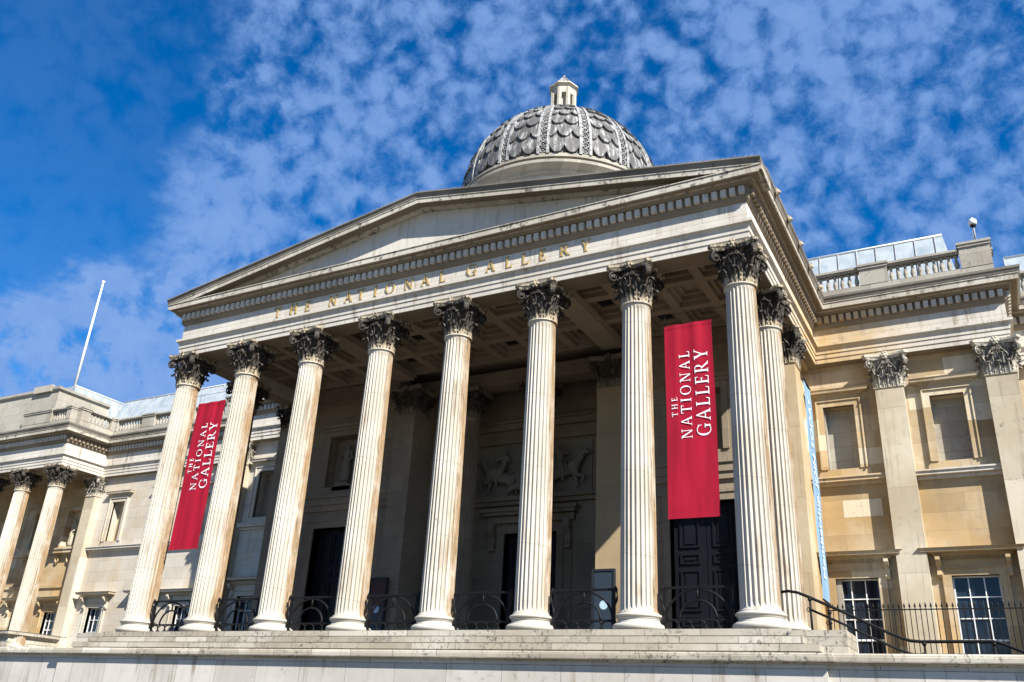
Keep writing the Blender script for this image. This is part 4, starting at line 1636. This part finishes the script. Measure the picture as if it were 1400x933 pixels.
def glyph(ch):
    """returns (quads, advance) with cap height 1"""
    g = []
    if ch == 'T':
        g = [R_(.34, .34 + TK, 0, 1), R_(.02, .80, 1 - TN, 1), R_(.24, .575, 0, SF), [(.02, 1), (.02, .76), (.05, .76), (.10, 1)], [(.80, 1), (.80, .76), (.77, .76), (.72, 1)]]
        w = .82
    elif ch == 'I':
        g = [R_(.12, .12 + TK, 0, 1), R_(.02, .355, 0, SF), R_(.02, .355, 1 - SF, 1)]
        w = .375
    elif ch == 'H':
        g = [R_(.12, .12 + TK, 0, 1), R_(.68, .68 + TK, 0, 1), R_(.12, .75, .50, .50 + TN)]
        for x in (.02, .58):
            g += [R_(x, x + .335, 0, SF), R_(x, x + .335, 1 - SF, 1)]
        w = .935
    elif ch == 'E':
        g = [R_(.12, .12 + TK, 0, 1), R_(.02, .62, 0, TN), R_(.02, .58, 1 - TN, 1), R_(.12, .48, .5, .5 + TN),
             [(.62, 0), (.66, .24), (.63, .24), (.54, 0)], [(.58, 1), (.58, .78), (.555, .78), (.50, 1)], R_(.455, .48, .42, .64)]
        w = .68
    elif ch == 'L':
        g = [R_(.12, .12 + TK, 0, 1), R_(.02, .60, 0, TN), R_(.02, .36, 1 - SF, 1), [(.60, 0), (.65, .27), (.62, .27), (.52, 0)]]
        w = .66
    elif ch == 'A':
        g = [[(.40, 1.02), (.48, 1.02), (.86, 0), (.70, 0)], [(.40, 1.02), (.44, .92), (.15, 0), (.09, 0)], R_(.22, .66, .34, .34 + TN),
             R_(.0, .27, 0, SF), R_(.60, .93, 0, SF)]
        w = .93
    elif ch == 'N':
        g = [R_(.13, .13 + TN, 0, 1), R_(.76, .76 + TN, 0, 1), [(.08, 1), (.25, 1), (.815, 0), (.70, 0)], R_(.02, .29, 0, SF), R_(.63, .94, 1 - SF, 1), R_(.0, .2, 1 - SF, 1)]
        w = .94
    elif ch == 'O':
        g = arcstrip(.50, .5, .47, .52, 0, 2 * pi, .145, .045)
        w = 1.0
    elif ch == 'G':
        g = arcstrip(.50, .5, .47, .52, radians(48), radians(318), .145, .045)
        g += [R_(.74, .74 + TK * .9, .03, .42), R_(.62, .95, .40, .40 + SF), [(.80, .90), (.83, .66), (.86, .66), (.85, .97)]]
        w = .97
    elif ch == 'R':
        g = [R_(.12, .12 + TK, 0, 1), R_(.02, .36, 0, SF), R_(.02, .40, 1 - SF, 1), R_(.25, .42, .47, .47 + TN * .8)]
        g += arcstrip(.38, .735, .27, .265, -pi / 2, pi / 2, .13, .045, 14)
        g += [[(.34, .49), (.48, .49), (.86, 0), (.70, 0)], R_(.68, .92, 0, SF)]
        w = .88
    elif ch == 'Y':
        g = [R_(.36, .36 + TK, 0, .46), [(.08, 1), (.23, 1), (.495, .44), (.37, .40)], [(.70, 1), (.76, 1), (.495, .42), (.42, .44)], R_(.26, .595, 0, SF), R_(.0, .33, 1 - SF, 1), R_(.60, .86, 1 - SF, 1)]
        w = .86
    elif ch == ' ':
        return [], .5
    return g, w


def text_mesh(mb, s, f3, size, spacing=.06, depth=.02, x_positions=None):
    """f3(u, v, d) -> world point; letters laid along u, height along v"""
    u = 0
    k = 0
    for idx, ch in enumerate(s):
        g, w = glyph(ch)
        base = u if x_positions is None else x_positions[idx] - w * size / 2
        for poly in g:
            k += 1
            dd = depth + .0006 * (k % 9)
            top = [f3(base + p[0] * size, p[1] * size, dd) for p in poly]
            bot = [f3(base + p[0] * size, p[1] * size, 0) for p in poly]
            n = len(poly)
            mb.add(top + bot, [tuple(range(n))] + [(i, n + i, n + (i + 1) % n, (i + 1) % n) for i in range(n)])
        u += (w + spacing) * size
    return u


xs = [4.7, 5.5, 6.21, None, 7.41, 8.14, 8.71, 9.36, 10.02, 10.82, 11.54, 12.25, None, 13.43, 14.17, 14.87, 15.49, 16.13, 16.93, 17.67]
s_ = 'THE NATIONAL GALLERY'
s_ = ''.join(s_)
for ch, xx in zip(s_, xs):
    if xx is None:
        continue
    lm = MB()
    text_mesh(lm, ch, lambda u, v, d: (u, -.44 - .012 - d, 11.60 + v), .43, depth=.025, x_positions=[xx])
    lm.build('gilt_letter', M['gold'], B)

# ------------------------------------------------------------------ banners


def banner(x0, x1, z0, z1, y, label, seed):
    root = empty('banner', ((x0 + x1) / 2, y, z0), label, 'banner', 'red banners hanging between the front columns')
    NX, NZ = 24, 70
    rnd = random.Random(seed)
    a1, a2 = rnd.uniform(0, 6), rnd.uniform(0, 6)

    def wav(u, v):
        return .014 * sin(u * 15 + a1) * (.25 + v ** 2) + .004 * sin(u * 31 + a2) * v + .015 * sin(v * 9 + a2) - .09 * (1 - v) * v * 1.2 + .03 * (1 - v) * (u - .5)
    mb = MB()
    v = []
    for j in range(NZ + 1):
        for i in range(NX + 1):
            u, q = i / NX, j / NZ
            v.append((x0 + (x1 - x0) * u + .02 * sin(q * pi), y + wav(u, q), z0 + (z1 - z0) * q))
    f = [(j * (NX + 1) + i, j * (NX + 1) + i + 1, (j + 1) * (NX + 1) + i + 1, (j + 1) * (NX + 1) + i) for j in range(NZ) for i in range(NX)]
    mb.add(v, f, True)
    mb.build('cloth', M['red'], root)
    for nm, zz_ in (('top_hem', z1 - .06), ('bottom_hem', z0 + .06)):
        h = MB()
        q = (zz_ - z0) / (z1 - z0)
        pts = [(x0 + (x1 - x0) * i / NX, y + wav(i / NX, q), zz_) for i in range(NX + 1)]
        vv = []
        for p in pts:
            for dz in (-.06, .06):
                vv.append((p[0] + .02 * sin(q * pi), p[1] - .008, p[2] + dz))
        h.add(vv, [(2 * i, 2 * i + 2, 2 * i + 3, 2 * i + 1) for i in range(NX)], True)
        h.tube([(p[0] + .02 * sin(q * pi), p[1] + .012, p[2]) for p in pts], .018, 5)
        h.build(nm, M['red'], root)
    W_ = x1 - x0
    tx = MB()

    def fn(ux, zs):
        # u runs up the banner (reading bottom to top), v runs to the left
        def f3(u, v_, d):
            X = x0 + ux * W_ - v_
            Z = zs + u
            uu = (X - x0) / W_
            qq = (Z - z0) / (z1 - z0)
            return (X + .02 * sin(qq * pi), y + wav(uu, qq) - .014 - d, Z)
        return f3
    # widths fitted to the photograph
    for s_, ux, zs, size, ln_ in (('THE', .235, z0 + 2.90, .17, .58), ('NATIONAL', .515, z0 + 2.22, .30, 2.64), ('GALLERY', .885, z0 + 2.25, .385, 2.62)):
        tot = sum(glyph(c)[1] for c in s_) * size
        sp_ = (ln_ - tot) / (len(s_) - 1) / size
        text_mesh(tx, s_, fn(ux, zs), size, sp_, .002)
    tx.build('lettering', M['ink'], root)
    cd_ = MB()
    for xx, sg in ((x0 + .03, -1), (x1 - .03, 1)):
        cd_.tube([(xx, y, z1 - .02), (xx + sg * .01, y + .02, z1 + .35)], .008, 4)
        q = x0 - .33 if sg < 0 else x1 + .33
        cd_.tube([(xx, y, z0 + .02), (q, y + .02, z0 - .10)], .007, 4)
    cd_.tube([(x0 - .35, y + .02, z1 + .36), (x1 + .35, y + .02, z1 + .36)], .008, 4)
    cd_.build('cord', M['iron'], root)
    return root


banner(20.07, 21.50, 2.93, 8.70, 0.0, 'red banner hanging between the two rightmost front columns', 3)
banner(.84, 2.28, 2.95, 8.70, 0.0, 'red banner hanging between the two leftmost front columns', 5)

# blue banner on the side wall
bb = empty('banner', (22.74, 7.6, 1.75), 'tall pale blue banner on the side wall right of the portico', 'banner')
XB = 22.74
BY0, BY1, BZ0, BZ1 = 6.98, 8.15, 1.75, 9.25
mb = MB()
v = []
for j in range(41):
    for i in range(9):
        v.append((XB + .012 * sin(j * .4) + .01 * sin(i), BY0 + (BY1 - BY0) * i / 8, BZ0 + (BZ1 - BZ0) * j / 40))
mb.add(v, [(j * 9 + i, j * 9 + i + 1, (j + 1) * 9 + i + 1, (j + 1) * 9 + i) for j in range(40) for i in range(8)], True)
mb.build('cloth', M['blue'], bb)
mb = MB()
mb.tube([(XB + .01, BY0 - .02, BZ0), (XB + .01, BY1 + .02, BZ0)], .03, 6)
mb.tube([(XB + .01, BY0 - .02, BZ1), (XB + .01, BY1 + .02, BZ1)], .03, 6)
mb.build('batten', M['iron'], bb)
cu = bpy.data.curves.new('lettering', 'FONT')
cu.body = 'Membership. JOIN TODAY'
cu.size = .62
cu.extrude = 0
to = bpy.data.objects.new('lettering_curve', cu)
COL.objects.link(to)
bpy.context.view_layer.update()
me = bpy.data.meshes.new_from_object(to.evaluated_get(bpy.context.evaluated_depsgraph_get()))
bpy.data.objects.remove(to)
xsn = max(v_.co.x for v_ in me.vertices)
for v_ in me.vertices:
    u, h = v_.co.x / xsn * 6.3, v_.co.y
    v_.co = Vector((XB + .03, BY0 + .80 - h, BZ0 + .7 + u))
me.materials.clear()
me.materials.append(M['ink_blue'])
place('lettering', me, bb, (0, 0, 0))

# ------------------------------------------------------------------ iron balustrade panels between the columns
rp = empty('iron_railing', (SP / 2, 0, 0), 'x', 'railing', 'iron railing panels between the front columns')


def railing_parts(root, x0, x1):
    cx = (x0 + x1) / 2
    W_ = x1 - x0
    fr = MB()
    for xx in (x0, x1):
        fr.box(xx - .04, xx + .04, -.034, .034, 0, 1.14)
    fr.box(x0 - .10, x1 + .10, -.035, .035, 1.09, 1.15)
    fr.box(x0, x1, -.018, .018, .295, .335)
    fr.box(x0, x1, -.015, .015, .03, .06)
    fr.build('frame', M['iron'], root)
    ar = MB()
    R1, R2 = W_ / 2 - .04, W_ / 2 * .56
    for rr, zz_, sc in ((R1, .33, .74 / R1), (R2, .33, .46 / R2)):
        pts = [(cx + rr * cos(a), 0, zz_ + rr * sc * sin(a)) for a in [pi * i / 24 for i in range(25)]]
        ar.tube(pts, .032, 6)
    ar.tube([(cx, 0, .79), (cx, 0, 1.11)], .028, 6)
    ar.build('arch_bars', M['iron'], root)
    ci = MB()
    nc = 5
    for i in range(nc):
        c = x0 + W_ * (i + .5) / nc
        ci.tube([(c + W_ / nc * .52 * cos(a), 0, .18 + .12 * sin(a)) for a in [2 * pi * k / 16 for k in range(16)]], .026, 5, closed=True)
    ci.build('ring_row', M['iron'], root)
    for sg, xx in ((-1, x0 - .06), (1, x1 + .06)):
        sc_ = MB()
        pts = [(xx + sg * (.05 * sin(t * 7)), -.03, 1.18 - 1.05 * t) for t in [i / 24 for i in range(25)]]
        sc_.tube(pts, [.026 + .010 * sin(i) for i in range(25)], 5)
        sc_.tube([(xx + .045 * cos(a) * (1 - i / 16), -.03, 1.13 + .06 * sin(a) * (1 - i / 16)) for i, a in enumerate([2 * pi * k / 8 for k in range(14)])], .012, 5)
        sc_.box(xx - .02, xx + .02, -.05, -.01, 1.12, 1.20)
        sc_.build('scroll_bracket', M['iron'], root)


railing_parts(rp, .72, SP - .72)
lab = ['iron railing panel between the first and second front columns from the left',
       'iron railing panel between the second and third front columns from the left',
       'iron railing panel in front of the dark left doorway',
       'iron railing panel in front of the notice board with a red poster',
       'iron railing panel between the fifth and sixth front columns from the left',
       'iron railing panel before the sunlit pier and board with pale round notice',
       'iron railing panel in front of the big black door below the right red banner']
rp['label'] = lab[0]
for i in range(1, 7):
    c = copy_tree(rp, (SP * i, 0, 0))
    c['label'] = lab[i]

# ------------------------------------------------------------------ notice boards


def board(cx, label, red):
    r = empty('notice_board', (cx, 5.72, 0), label, 'notice board', 'notice boards on the portico piers')
    w_ = .42
    b = MB()
    b.box(cx - w_, cx + w_, 5.70, 5.80, .25, 2.72)
    for p in ((cx - w_, cx - w_ + .07, .25, 2.72), (cx + w_ - .07, cx + w_, .25, 2.72), (cx - w_ + .07, cx + w_ - .07, 2.64, 2.72), (cx - w_ + .07, cx + w_ - .07, .25, .4)):
        b.box(p[0], p[1], 5.66, 5.701, p[2], p[3])
    b.box(cx - .3, cx - .22, 5.72, 5.8, 0, .25)
    b.box(cx + .22, cx + .3, 5.72, 5.8, 0, .25)
    b.build('frame', M['board'], r)
    f = MB()
    f.box(cx - w_ + .09, cx + w_ - .09, 5.688, 5.699, .45, 2.6 if not red else 1.65)
    f.build('poster', M['board_face'], r)
    if red:
        f = MB()
        f.box(cx - w_ + .09, cx + w_ - .09, 5.688, 5.699, 1.67, 2.6)
        f.build('poster', M['board_red'], r)
    s_ = MB()
    n = 24
    zc = 1.52
    s_.add([(cx + .02 + .15 * cos(2 * pi * i / n), 5.683, zc + .15 * sin(2 * pi * i / n)) for i in range(n)] +
           [(cx + .02 + .15 * cos(2 * pi * i / n), 5.688, zc + .15 * sin(2 * pi * i / n)) for i in range(n)],
           [tuple(range(n))] + [(i, n + i, n + (i + 1) % n, (i + 1) % n) for i in range(n)])
    s_.build('round_notice', M['sticker'], r)


board(15.78, 'tall dark notice board with a pale round notice on the sunlit pier', False)
board(XM(15.78) - .35, 'tall notice board with a red poster in the shade right of the fourth column', True)

# ------------------------------------------------------------------ handrail and fence on the right
hr = empty('handrail', (25.4, 1.0, -1.6), 'black double handrail sloping down to the right of the portico', 'handrail')
P1 = [(22.72, 1.10), (22.9, 1.12), (23.12, 1.08), (23.4, .96), (24.2, .58), (25.1, .13), (25.45, -.03), (25.66, -.10), (25.9, -.12), (27.4, -.11), (27.6, -.16), (28.4, -.52), (29.5, -1.05)]
q = MB()
q.tube([(a, 1.0, b) for a, b in P1], .038, 8)
q.build('rail', M['iron'], hr)
q = MB()
q.tube([(a, 1.0, b - .30) for a, b in P1[3:]], .03, 8)
q.build('lower_rail', M['iron'], hr)
for px, zt, zb in ((23.42, .93, -.19), (23.87, .60, -.19), (25.95, -.14, -1.6), (27.42, -.14, -1.6)):
    q = MB()
    q.tube([(px, 1.0, zt), (px, 1.0, zb)], .03, 6)
    q.ball((px, 1.0, zt - .03), .055, 8, 6)
    q.ball((px, 1.0, zt - .28), .05, 8, 6)
    q.tube([(px - .05 + .05 * cos(a), 1.0, zt - .28 + .05 * sin(a)) for a in [2 * pi * k / 10 for k in range(10)]], .012, 5, closed=True)
    q.build('post', M['iron'], hr)
fe = empty('spear_fence', (27, 4.0, -1.0), 'black iron fence with spear heads before the ground floor windows', 'fence')
q = MB()
x_ = 23.35
while x_ < 33:
    main = True
    q.tube([(x_, 4.0, -1.0), (x_, 4.0, 1.08)], .012, 5, smooth=False)
    q.tube([(x_, 4.0, 1.06), (x_, 4.0, 1.10), (x_, 4.0, 1.20)], [.012, .03, .002], 4, smooth=False)
    x_ += .133
q.build('bars', M['iron'], fe)
q = MB()
q.box(23.3, 33, 3.985, 4.015, 1.0, 1.03)
q.box(23.3, 33, 3.985, 4.015, -.8, -.77)
q.build('fence_rail', M['iron'], fe)
# side railing at the open flank of the portico
# ------------------------------------------------------------------ statues, relief, flagpole, camera


def skin_fig(name, verts, edges, radii, mat, parent=None, loc=(0, 0, 0), sub=1):
    me_ = bpy.data.meshes.new(name)
    me_.from_pydata(verts, edges, [])
    o = bpy.data.objects.new(name, me_)
    COL.objects.link(o)
    md = o.modifiers.new('Skin', 'SKIN')
    md.use_smooth_shade = True
    for i, r in enumerate(radii):
        sv = me_.skin_vertices[0].data[i]
        sv.radius = (r, r) if not isinstance(r, tuple) else r
    me_.skin_vertices[0].data[0].use_root = True
    ms_ = o.modifiers.new('Sub', 'SUBSURF')
    ms_.levels = sub
    ms_.render_levels = sub
    bpy.context.view_layer.update()
    m2 = bpy.data.meshes.new_from_object(o.evaluated_get(bpy.context.evaluated_depsgraph_get()))
    bpy.data.objects.remove(o)
    m2.materials.clear()
    m2.materials.append(mat)
    m2.name = name
    return m2


HUM = [(0, 0, 1.0), (0, 0, 1.2), (0, .01, 1.42), (0, 0, 1.53), (0, -.01, 1.66), (0, -.02, 1.76),
       (.17, 0, 1.42), (.27, -.02, 1.16), (.20, -.16, .98), (-.17, 0, 1.42), (-.27, -.04, 1.20), (-.16, -.20, 1.28),
       (.09, -.02, .62), (.10, -.03, .10), (-.10, .0, .62), (-.12, .02, .10), (0, -.03, .55), (0, -.04, .12)]
HE = [(0, 1), (1, 2), (2, 3), (3, 4), (4, 5), (2, 6), (6, 7), (7, 8), (2, 9), (9, 10), (10, 11), (0, 12), (12, 13), (0, 14), (14, 15), (0, 16), (16, 17)]
HR = [.15, .13, .15, .06, .10, .07, .075, .055, .04, .075, .055, .04, .13, .14, .13, .14, .14, .16]
fig = skin_fig('draped_figure', HUM, HE, HR, M['statue'])


def statue(x, y, z, h, label, mat, grp=None):
    r = empty('statue', (x, y, z), label, 'statue', grp)
    o = bpy.data.objects.new('figure', fig if mat is None else (lambda m2: (m2.materials.clear(), m2.materials.append(mat), m2)[2])(fig.copy()))
    COL.objects.link(o)
    o.parent = r
    k = h / 1.82
    o.scale = (k, k, k)
    WL[o] = Vector((x, y, z))
    pb = MB()
    pb.box(x - .32, x + .32, y - .25, y + .25, z, z + .10)
    pb.build('plinth', mat or M['statue'], r)
    return r


statue(3.25, 6.52, 6.84, 1.95, 'standing draped stone figure in the niche above the left doorway', None, None)
statue(XM(3.25), 6.52, 6.84, 1.95, 'standing draped stone figure in the niche hidden behind the right red banner', None, None)
statue(-23.9, 13.25, 6.62, 2.0, 'sunlit draped stone figure in a niche of the left pavilion', M['pilaster'], 'statues in the left pavilion')
statue(-27.1, 13.25, 6.62, 2.0, 'shaded draped stone figure in a niche at the left edge of the photo', None, 'statues in the left pavilion')

# relief of two riders over the centre door
rl = MB()
rl.box(8.5, 13.9, 8.95, 9.0, 6.4, 8.6)
relief = rl.build('relief_panel', M['statue'], B)


def xf(pts, dx, dz, sg=1, k=1.0, dy=8.74):
    return [(dx + sg * p[0] * k, dy + p[1] * k, dz + p[2] * k) for p in pts]


horse = [(0, 0, .75), (.35, 0, .85), (-.45, 0, .72), (.62, -.02, 1.15), (.78, -.04, 1.42), (1.02, -.06, 1.30), (.50, -.05, .55), (.80, -.08, .50), (.72, -.08, .22), (.42, .05, .50), (.52, .05, .12), (-.55, -.05, .40), (-.40, -.05, .05), (-.62, .05, .38), (-.72, .05, .05), (-.75, 0, .60), (-.85, 0, .25)]
he = [(0, 1), (0, 2), (1, 3), (3, 4), (4, 5), (1, 6), (6, 7), (7, 8), (1, 9), (9, 10), (2, 11), (11, 12), (2, 13), (13, 14), (2, 15), (15, 16)]
hrr = [.23, .21, .22, .15, .13, .07, .09, .06, .05, .09, .05, .12, .05, .12, .05, .06, .04]
rider = [(0, 0, 1.05), (0, 0, 1.3), (0, 0, 1.5), (0, 0, 1.62), (.02, 0, 1.75), (0, 0, 1.85), (.17, -.05, 1.48), (.38, -.08, 1.35), (-.17, -.05, 1.48), (-.30, -.16, 1.22), (.08, -.18, .98), (.25, -.2, .65), (.2, -.2, .35)]
re_ = [(0, 1), (1, 2), (2, 3), (3, 4), (4, 5), (2, 6), (6, 7), (2, 8), (8, 9), (0, 10), (10, 11), (11, 12)]
rr2 = [.14, .12, .14, .06, .09, .06, .07, .05, .07, .05, .11, .08, .06]
sit = [(0, 0, .35), (0, 0, .6), (0, 0, .8), (0, 0, .92), (0, 0, 1.05), (0, 0, 1.13), (.2, -.05, .75), (.35, -.1, .5), (-.2, -.05, .75), (-.35, -.08, .55), (.25, -.12, .28), (.45, -.12, .1), (-.2, -.1, .2), (-.45, -.1, .1)]
se = [(0, 1), (1, 2), (2, 3), (3, 4), (4, 5), (2, 6), (6, 7), (2, 8), (8, 9), (0, 10), (10, 11), (0, 12), (12, 13)]
sr = [.15, .13, .14, .06, .09, .06, .07, .05, .07, .05, .11, .09, .11, .09]
for k, (pts, ed, rd, dx, dz, sg, sc) in enumerate(((horse, he, hrr, 9.75, 6.42, -1, 1.15), (rider, re_, rr2, 9.95, 6.42, -1, 1.12), (sit, se, sr, 10.75, 6.42, -1, 1.15),
                                                    (horse, he, hrr, 12.75, 6.42, 1, 1.15), (rider, re_, rr2, 12.55, 6.42, 1, 1.12), (sit, se, sr, 11.75, 6.42, 1, 1.15))):
    mm = skin_fig('carved_figure', xf(pts, dx, dz, sg, sc), ed, [r * sc * 1.05 for r in rd], M['statue'])
    place('carved_figure', mm, relief)

fp = empty('flagpole', (-28.9, 14.0, 16.0), 'white flagpole on the roof at far left without a flag', 'flagpole')
q = MB()
q.tube([(-28.9, 14, 13.0), (-28.86, 14, 18.4)], .14, 10)
q.build('pole_foot', M['white'], fp)
q = MB()
q.tube([(-28.86, 14, 18.4), (-28.78, 14, 27.0)], [.11, .06], 10)
q.build('pole', M['white'], fp)
q = MB()
q.ball((-28.78, 14, 27.05), .13, 10, 8)
q.build('finial', M['white'], fp)

cc = empty('security_camera', (28.88, 9.75, 14.8), 'white dome security camera on a short mast above the corner pedestal', 'security camera')
q = MB()
q.tube([(28.88, 9.75, 14.75), (28.88, 9.75, 15.55)], .03, 8)
q.tube([(28.78, 9.78, 14.75), (28.84, 9.75, 15.35)], .018, 6)
q.build('mast', M['lead'], cc)
q = MB()
q.lathe([(.03, 0), (.12, .02), (.145, .10), (.14, .20), (.09, .26), (.04, .28), (.03, .33)], 28.88, 9.75, 16, z0=15.55)
q.build('housing', M['white'], cc)
q = MB()
q.ball((28.88, 9.75, 15.56), .11, 12, 8)
q.build('lens_dome', M['dark'], cc)
